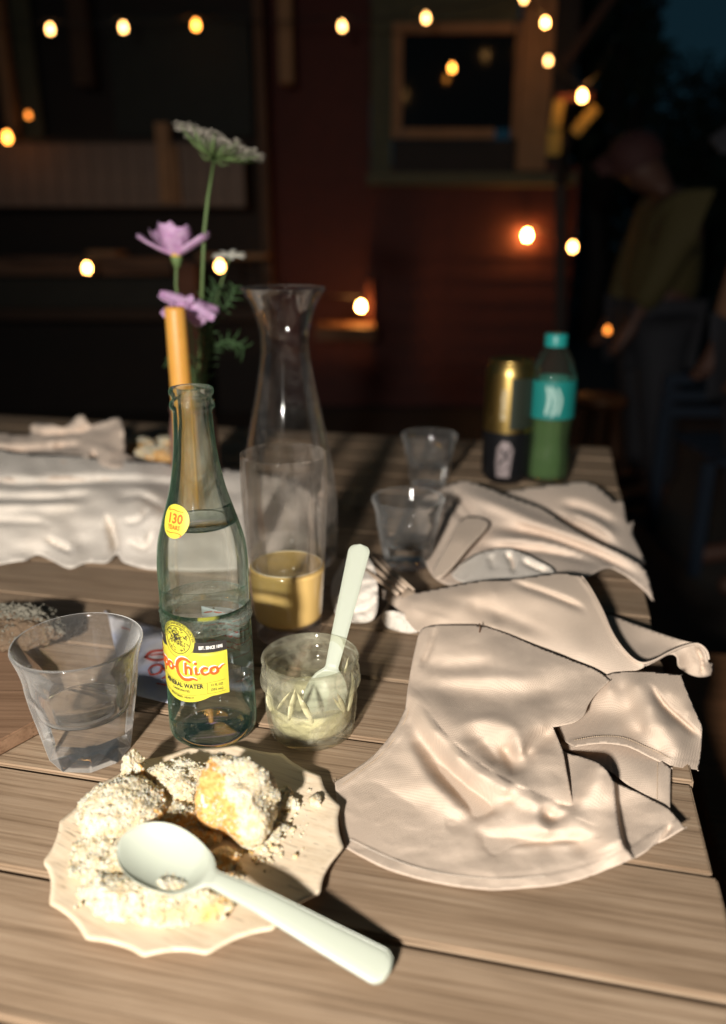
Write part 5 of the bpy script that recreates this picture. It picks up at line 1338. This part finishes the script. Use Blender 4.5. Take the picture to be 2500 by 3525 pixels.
# cables sagging between the upper bulbs
def cable(seq, label, sag=.05, ext=None):
    pts = [Vector(bl_objs[i].location)+Vector((0, 0, .064*bl_objs[i].scale[2])) for i in seq]
    if ext: pts = [Vector(ext[0])]+pts+[Vector(ext[1])]
    P = []
    for a_, b_ in zip(pts, pts[1:]):
        for k in range(10): t = k/10; P.append(a_.lerp(b_, t)+Vector((0, 0, -sag*math.sin(PI*t)*.5)))
    P.append(pts[-1]); c = P[0].copy()
    o = tube('light_cable', [p-c for p in P], .0035, blackp, None, 6); o.location = c; tag(o, label, 'cable'); return o
cable([0, 1, 2, 3, 4, 5, 6], 'black cable of the string lights along the top', .06, (at(-200, 60, 4.0), at(1880, -150, 5.1)))
cable([7, 8], 'black cable from the corner board to the yellow bracket', .08, (at(1870, 120, 5.0), at(2120, 130, 3.5)))
cable([12, 13, 14], 'black cable strung low across the bar', .10, (at(-200, 820, 3.6), at(1300, 930, 4.9)))
cable([15, 16], 'black cable under the counter ledge', .03, (at(1800, 660, 5.15), at(2000, 700, 5.0)))

# yellow wooden bracket under the bulb
yw = dk('yellow_painted_wood', (.42, .27, .05)); br = tag(empty('yellow_bracket', at(1960, 430, 4.0)), 'yellow painted wooden bracket of slanting bars under the bright bulb', 'bracket')
def barpx(nm, x0, y0, x1, y1, Y, wpx, m, parent, th=.02):
    a_, b_ = at(x0, y0, Y), at(x1, y1, Y); d_ = b_-a_; L_ = d_.length; c = (a_+b_)/2
    o = box(nm, c-parent.location, (wpx*Y/2800, th, L_), m, parent, .003)
    ang = math.atan2(d_.x, d_.z); o.rotation_euler = (0, ang, 0); return o
barpx('bar', 1925, 345, 1910, 445, 4.0, 36, yw, br); barpx('bar', 1908, 448, 1905, 535, 4.02, 44, yw, br); barpx('bar', 2052, 370, 1975, 460, 4.0, 34, yw, br)
barpx('bar', 1915, 338, 2040, 330, 4.04, 22, dk('bracket_rust', (.20, .05, .02)), br); barpx('post', 1935, 470, 1930, 640, 4.1, 20, darkw, br)
bpost = barpx('post', 1930, 500, 1930, 1500, 4.1, 34, darkw, br)
# drainpipe lean bar from the roof
rp = tag(empty('roof_brace', at(2040, 120, 5.2)), 'thin dark sloping brace from the roof at upper right', 'beam'); barpx('bar', 2140, -60, 1935, 230, 5.2, 26, dk('brace_brown', (.05, .022, .012)), rp)

# dark trees at the right
leafd = plain('night_leaves', (.030, .045, .022), .8, .3, 6)
def tree(x, ytop, ybot, Y, rad, label, seed, nleaf=5200):
    rt = random.Random(seed); base = at(x, 1500, Y); base.z = 0
    r = tag(empty('tree', base), label, 'tree')
    tz = at(x, ytop, Y).z; bz = at(x, ybot, Y).z
    tube('trunk', [Vector((0, 0, 0)), Vector((.05, 0, bz*.5)), Vector((-.05, .05, bz)), Vector((0, 0, (bz+tz)/2))], [.16, .12, .09, .03], darkw, r, 12)
    for k in range(7):
        a_ = k*.95; tube('limb', [Vector((0, 0, bz*.8)), Vector((math.cos(a_)*rad*.4, math.sin(a_)*rad*.4, bz+.2*(tz-bz))), Vector((math.cos(a_)*rad*.8, math.sin(a_)*rad*.8, bz+(.4+.08*k)*(tz-bz)))], [.06, .04, .01], darkw, r, 8)
    V, F = [], []; cl = [(rt.uniform(-1, 1), rt.uniform(-1, 1), rt.uniform(.05, .95), rt.uniform(.28, .5)) for _ in range(34)]
    for i in range(nleaf):
        c = cl[i % len(cl)]
        d_ = Vector((rt.gauss(0, 1), rt.gauss(0, 1), rt.gauss(0, 1))).normalized()*c[3]*rad*rt.random()**.4
        k_ = math.sin(PI*min(.96, max(.1, c[2])))**.5
        p = Vector((c[0]*rad*k_*.75, c[1]*rad*k_*.75, bz+c[2]*(tz-bz)))+d_
        s_ = rt.uniform(.05, .11); n1 = Vector((rt.gauss(0, 1), rt.gauss(0, 1), rt.gauss(0, 1))).normalized(); n2 = n1.orthogonal().normalized(); k0 = len(V)
        V += [p-n1*s_, p+n2*s_*.4, p+n1*s_, p-n2*s_*.4]; F.append((k0, k0+1, k0+2, k0+3))
    o = mesh('crown', V, F, leafd, r, False); tag(o, kind='stuff'); return r
tree(1990, -250, 640, 9.0, .62, 'dark leafy tree behind the yellow bracket', 1)
tree(2600, 190, 1000, 9.5, 1.5, 'dark tree at the right edge under the patch of dusk sky', 2)
tree(2250, 330, 1000, 11.0, 1.5, 'low dark tree under the dusk sky behind the people', 3)
tree(1480, -700, 400, 12.0, 1.7, 'tall dark tree rising behind the maroon building', 4)
hd = random.Random(8); V, F = [], []
for i in range(9000):
    p = Vector((hd.uniform(-2, 9), 12.5+hd.gauss(0, .25), hd.uniform(0, 1.9)+hd.random()*.4)); s_ = hd.uniform(.05, .12)
    n1 = Vector((hd.gauss(0, 1), hd.gauss(0, 1), hd.gauss(0, 1))).normalized(); n2 = n1.orthogonal().normalized(); k0 = len(V)
    V += [p-n1*s_, p+n2*s_*.5, p+n1*s_, p-n2*s_*.5]; F.append((k0, k0+1, k0+2, k0+3))
tag(mesh('hedge', V, F, leafd, None, False), 'dark hedge running behind everything at the right', 'hedge', kind='stuff')

# ================================================================== people
def skin(name, J_, E_, m, parent, sub=2):
    """J_: joint name -> (Vector, radius)"""
    ks = list(J_); me = bpy.data.meshes.new(name); me.from_pydata([J_[k][0] for k in ks], [(ks.index(a_), ks.index(b_)) for a_, b_ in E_], []); me.update()
    o = bpy.data.objects.new(name, me); COL.objects.link(o); me.materials.append(m); o.parent = parent
    s_ = o.modifiers.new('skin', 'SKIN'); s_.use_smooth_shade = True
    for i, k in enumerate(ks):
        sv = me.skin_vertices[0].data[i]; r = J_[k][1]; sv.radius = (r, r) if not isinstance(r, tuple) else r; sv.use_root = (i == 0)
    q = o.modifiers.new('smooth', 'SUBSURF'); q.levels = sub; q.render_levels = sub; return o
skinm = plain('skin', (.08, .035, .022), .6, .05, 20); olivec = plain('olive_shirt', (.060, .046, .012), .85, .1, 8); redc = plain('maroon_cap', (.045, .012, .010), .8); trous = plain('dark_trousers', (.02, .02, .025), .85); tanc = plain('tan_jacket', (.16, .08, .04), .85)
def bent_person(px, Y, label, top, cap, lean=1.0, mirror=1):
    """standing, bent forward to the left, seen from the side"""
    f = at(px, 1500, Y); f.z = 0; r = tag(empty('person', f), label, 'person')
    s = lean*mirror
    pel, ch, nk, hd_ = Vector((.00, 0, .80)), Vector((.06*mirror, 0, 1.10)), Vector((-.01*mirror, 0, 1.23)), Vector((-.08*mirror, 0, 1.29))
    Jb = {'pel': (pel, .115), 'wai': (pel.lerp(ch, .5), .10), 'ch': (ch, .125), 'nk': (nk, .05), 'hd': (hd_+Vector((-.02*mirror, 0, .02)), .085), 'tophd': (hd_+Vector((-.05*mirror, 0, .10)), .065)}
    E_ = [('pel', 'wai'), ('wai', 'ch'), ('ch', 'nk'), ('nk', 'hd'), ('hd', 'tophd')]
    for sg, sd in ((1, 'a'), (-1, 'b')):
        y = .13*sg
        Jb.update({'sh'+sd: (ch+Vector((-.03*mirror, y*1.25, .07)), .055), 'el'+sd: (ch+Vector((-.10*mirror, y*1.3, -.15)), .040), 'wr'+sd: (ch+Vector((-.17*mirror, y*1.0, -.34)), .026), 'ha'+sd: (ch+Vector((-.19*mirror, y*.95, -.42)), .030),
                   'hp'+sd: (pel+Vector((0, y*.8, -.08)), .085), 'kn'+sd: (Vector((.02*mirror, y*.9, .43)), .058), 'an'+sd: (Vector((.06*mirror, y*.9, .07)), .038), 'to'+sd: (Vector((-.12*mirror, y, .035)), .033)})
        E_ += [('ch', 'sh'+sd), ('sh'+sd, 'el'+sd), ('el'+sd, 'wr'+sd), ('wr'+sd, 'ha'+sd), ('pel', 'hp'+sd), ('hp'+sd, 'kn'+sd), ('kn'+sd, 'an'+sd), ('an'+sd, 'to'+sd)]
        for q in range(4):
            Jb['f%d%s' % (q, sd)] = (Jb['ha'+sd][0]+Vector((-.05*mirror, (q-1.5)*.018, -.035)), .008); E_.append(('ha'+sd, 'f%d%s' % (q, sd)))
        Jb['th'+sd] = (Jb['ha'+sd][0]+Vector((-.02*mirror, -.035*sg, -.005)), .009); E_.append(('ha'+sd, 'th'+sd))
    skin('body', Jb, E_, skinm, r)
    up = lambda k, g: (Jb[k][0], Jb[k][1]*g)
    Js = {'pel': (pel+Vector((0, 0, -.03)), .150), 'wai': up('wai', 1.5), 'ch': up('ch', 1.28), 'nk0': (ch.lerp(nk, .62), .075)}
    Es = [('pel', 'wai'), ('wai', 'ch'), ('ch', 'nk0')]
    for sd in 'ab':
        Js['sh'+sd] = up('sh'+sd, 1.4); Js['el'+sd] = up('el'+sd, 1.6); Js['wr'+sd] = (Jb['el'+sd][0].lerp(Jb['wr'+sd][0], .75), .045); Es += [('ch', 'sh'+sd), ('sh'+sd, 'el'+sd), ('el'+sd, 'wr'+sd)]
    skin('shirt', Js, Es, top, r)
    Jt = {'pel': (pel+Vector((0, 0, -.06)), .135)}; Et = []
    for sd in 'ab':
        Jt['hp'+sd] = up('hp'+sd, 1.22); Jt['kn'+sd] = up('kn'+sd, 1.35); Jt['an'+sd] = (Jb['an'+sd][0]+Vector((0, 0, .03)), .055); Et += [('pel', 'hp'+sd), ('hp'+sd, 'kn'+sd), ('kn'+sd, 'an'+sd)]
    skin('trousers', Jt, Et, trous, r)
    hc = Jb['hd'][0]
    o = lathe('cap', [(.092, -.02), (.095, .02), (.085, .06), (.05, .095), (0, .105)], cap, r, 28, hc+Vector((-.012*mirror, 0, .03))); o.rotation_euler = (0, -.5*mirror, 0)
    tube('cap_peak', [hc+Vector((-.08*mirror, 0, .035)), hc+Vector((-.15*mirror, 0, -.005))], [.05, .035], cap, r, 14, .15)
    tube('nose', [hc+Vector((-.085*mirror, 0, .015)), hc+Vector((-.108*mirror, 0, -.008))], [.008, .013], skinm, r, 8)
    return r
p1_ = bent_person(2200, 3.3, 'person in a loose olive shirt and maroon cap bending forward in the dark', olivec, redc)
p1_.scale = (1.08, 1.08, 1.0)
p2_ = bent_person(2615, 2.45, 'person in a tan jacket, only an arm showing at the right edge', tanc, trous)

# blue slatted bench and a wooden chair in the dark at right
bluew = dk('blue_painted_slats', (.004, .012, .026)); bb = tag(empty('blue_bench', (at(2450, 1500, 2.9).x, 2.9, 0)), 'faint blue slatted bench in the dark at right', 'bench')
for k, y in enumerate((1288, 1345, 1400)): pbox('back_slat', 2290, y, 2760, y+34, 2.9, .02, bluew, bb)
for k in range(4):
    c = at(2520, 1600, 2.9); box('seat_slat', Vector((c.x, 2.80-k*.10, .40))-bb.location, (.50, .085, .02), bluew, bb, .003)
for xx in (2300, 2740):
    c = at(xx, 1400, 2.9); box('leg', Vector((c.x, 2.925, c.z/2+.06))-bb.location, (.04, .03, c.z+.11), bluew, bb, .003); box('leg', Vector((c.x, 2.50, .195))-bb.location, (.04, .03, .39), bluew, bb, .003)
chm = plain('stool_wood', (.16, .060, .022), .5, .1, 30); stz = at(2070, 1360, 3.2).z
st = tag(empty('wooden_stool', (at(2070, 1400, 3.2).x, 3.2, 0)), 'low brown wooden stool with a thick round seat beyond the plastic bottle', 'stool')
lathe('seat', [(0, stz-.045), (.085, stz-.045), (.098, stz-.035), (.100, stz-.012), (.090, stz), (0, stz)], chm, st, 28)
for k in range(4):
    a_ = PI/4+k*PI/2; tube('leg', [Vector((.06*math.cos(a_), .06*math.sin(a_), stz-.04)), Vector((.10*math.cos(a_), .10*math.sin(a_), 0))], [.014, .011], chm, st, 8)

# light focused through the clear glassware
fl.cycles.is_caustics_light = True
for o in COL.objects:
    if o.type == 'MESH':
        mm = [m.name for m in o.data.materials if m]
        if any(k in ('clear_glass', 'green_tinted_glass', 'water') for k in mm): o.cycles.is_caustics_caster = True
        else: o.cycles.is_caustics_receiver = True
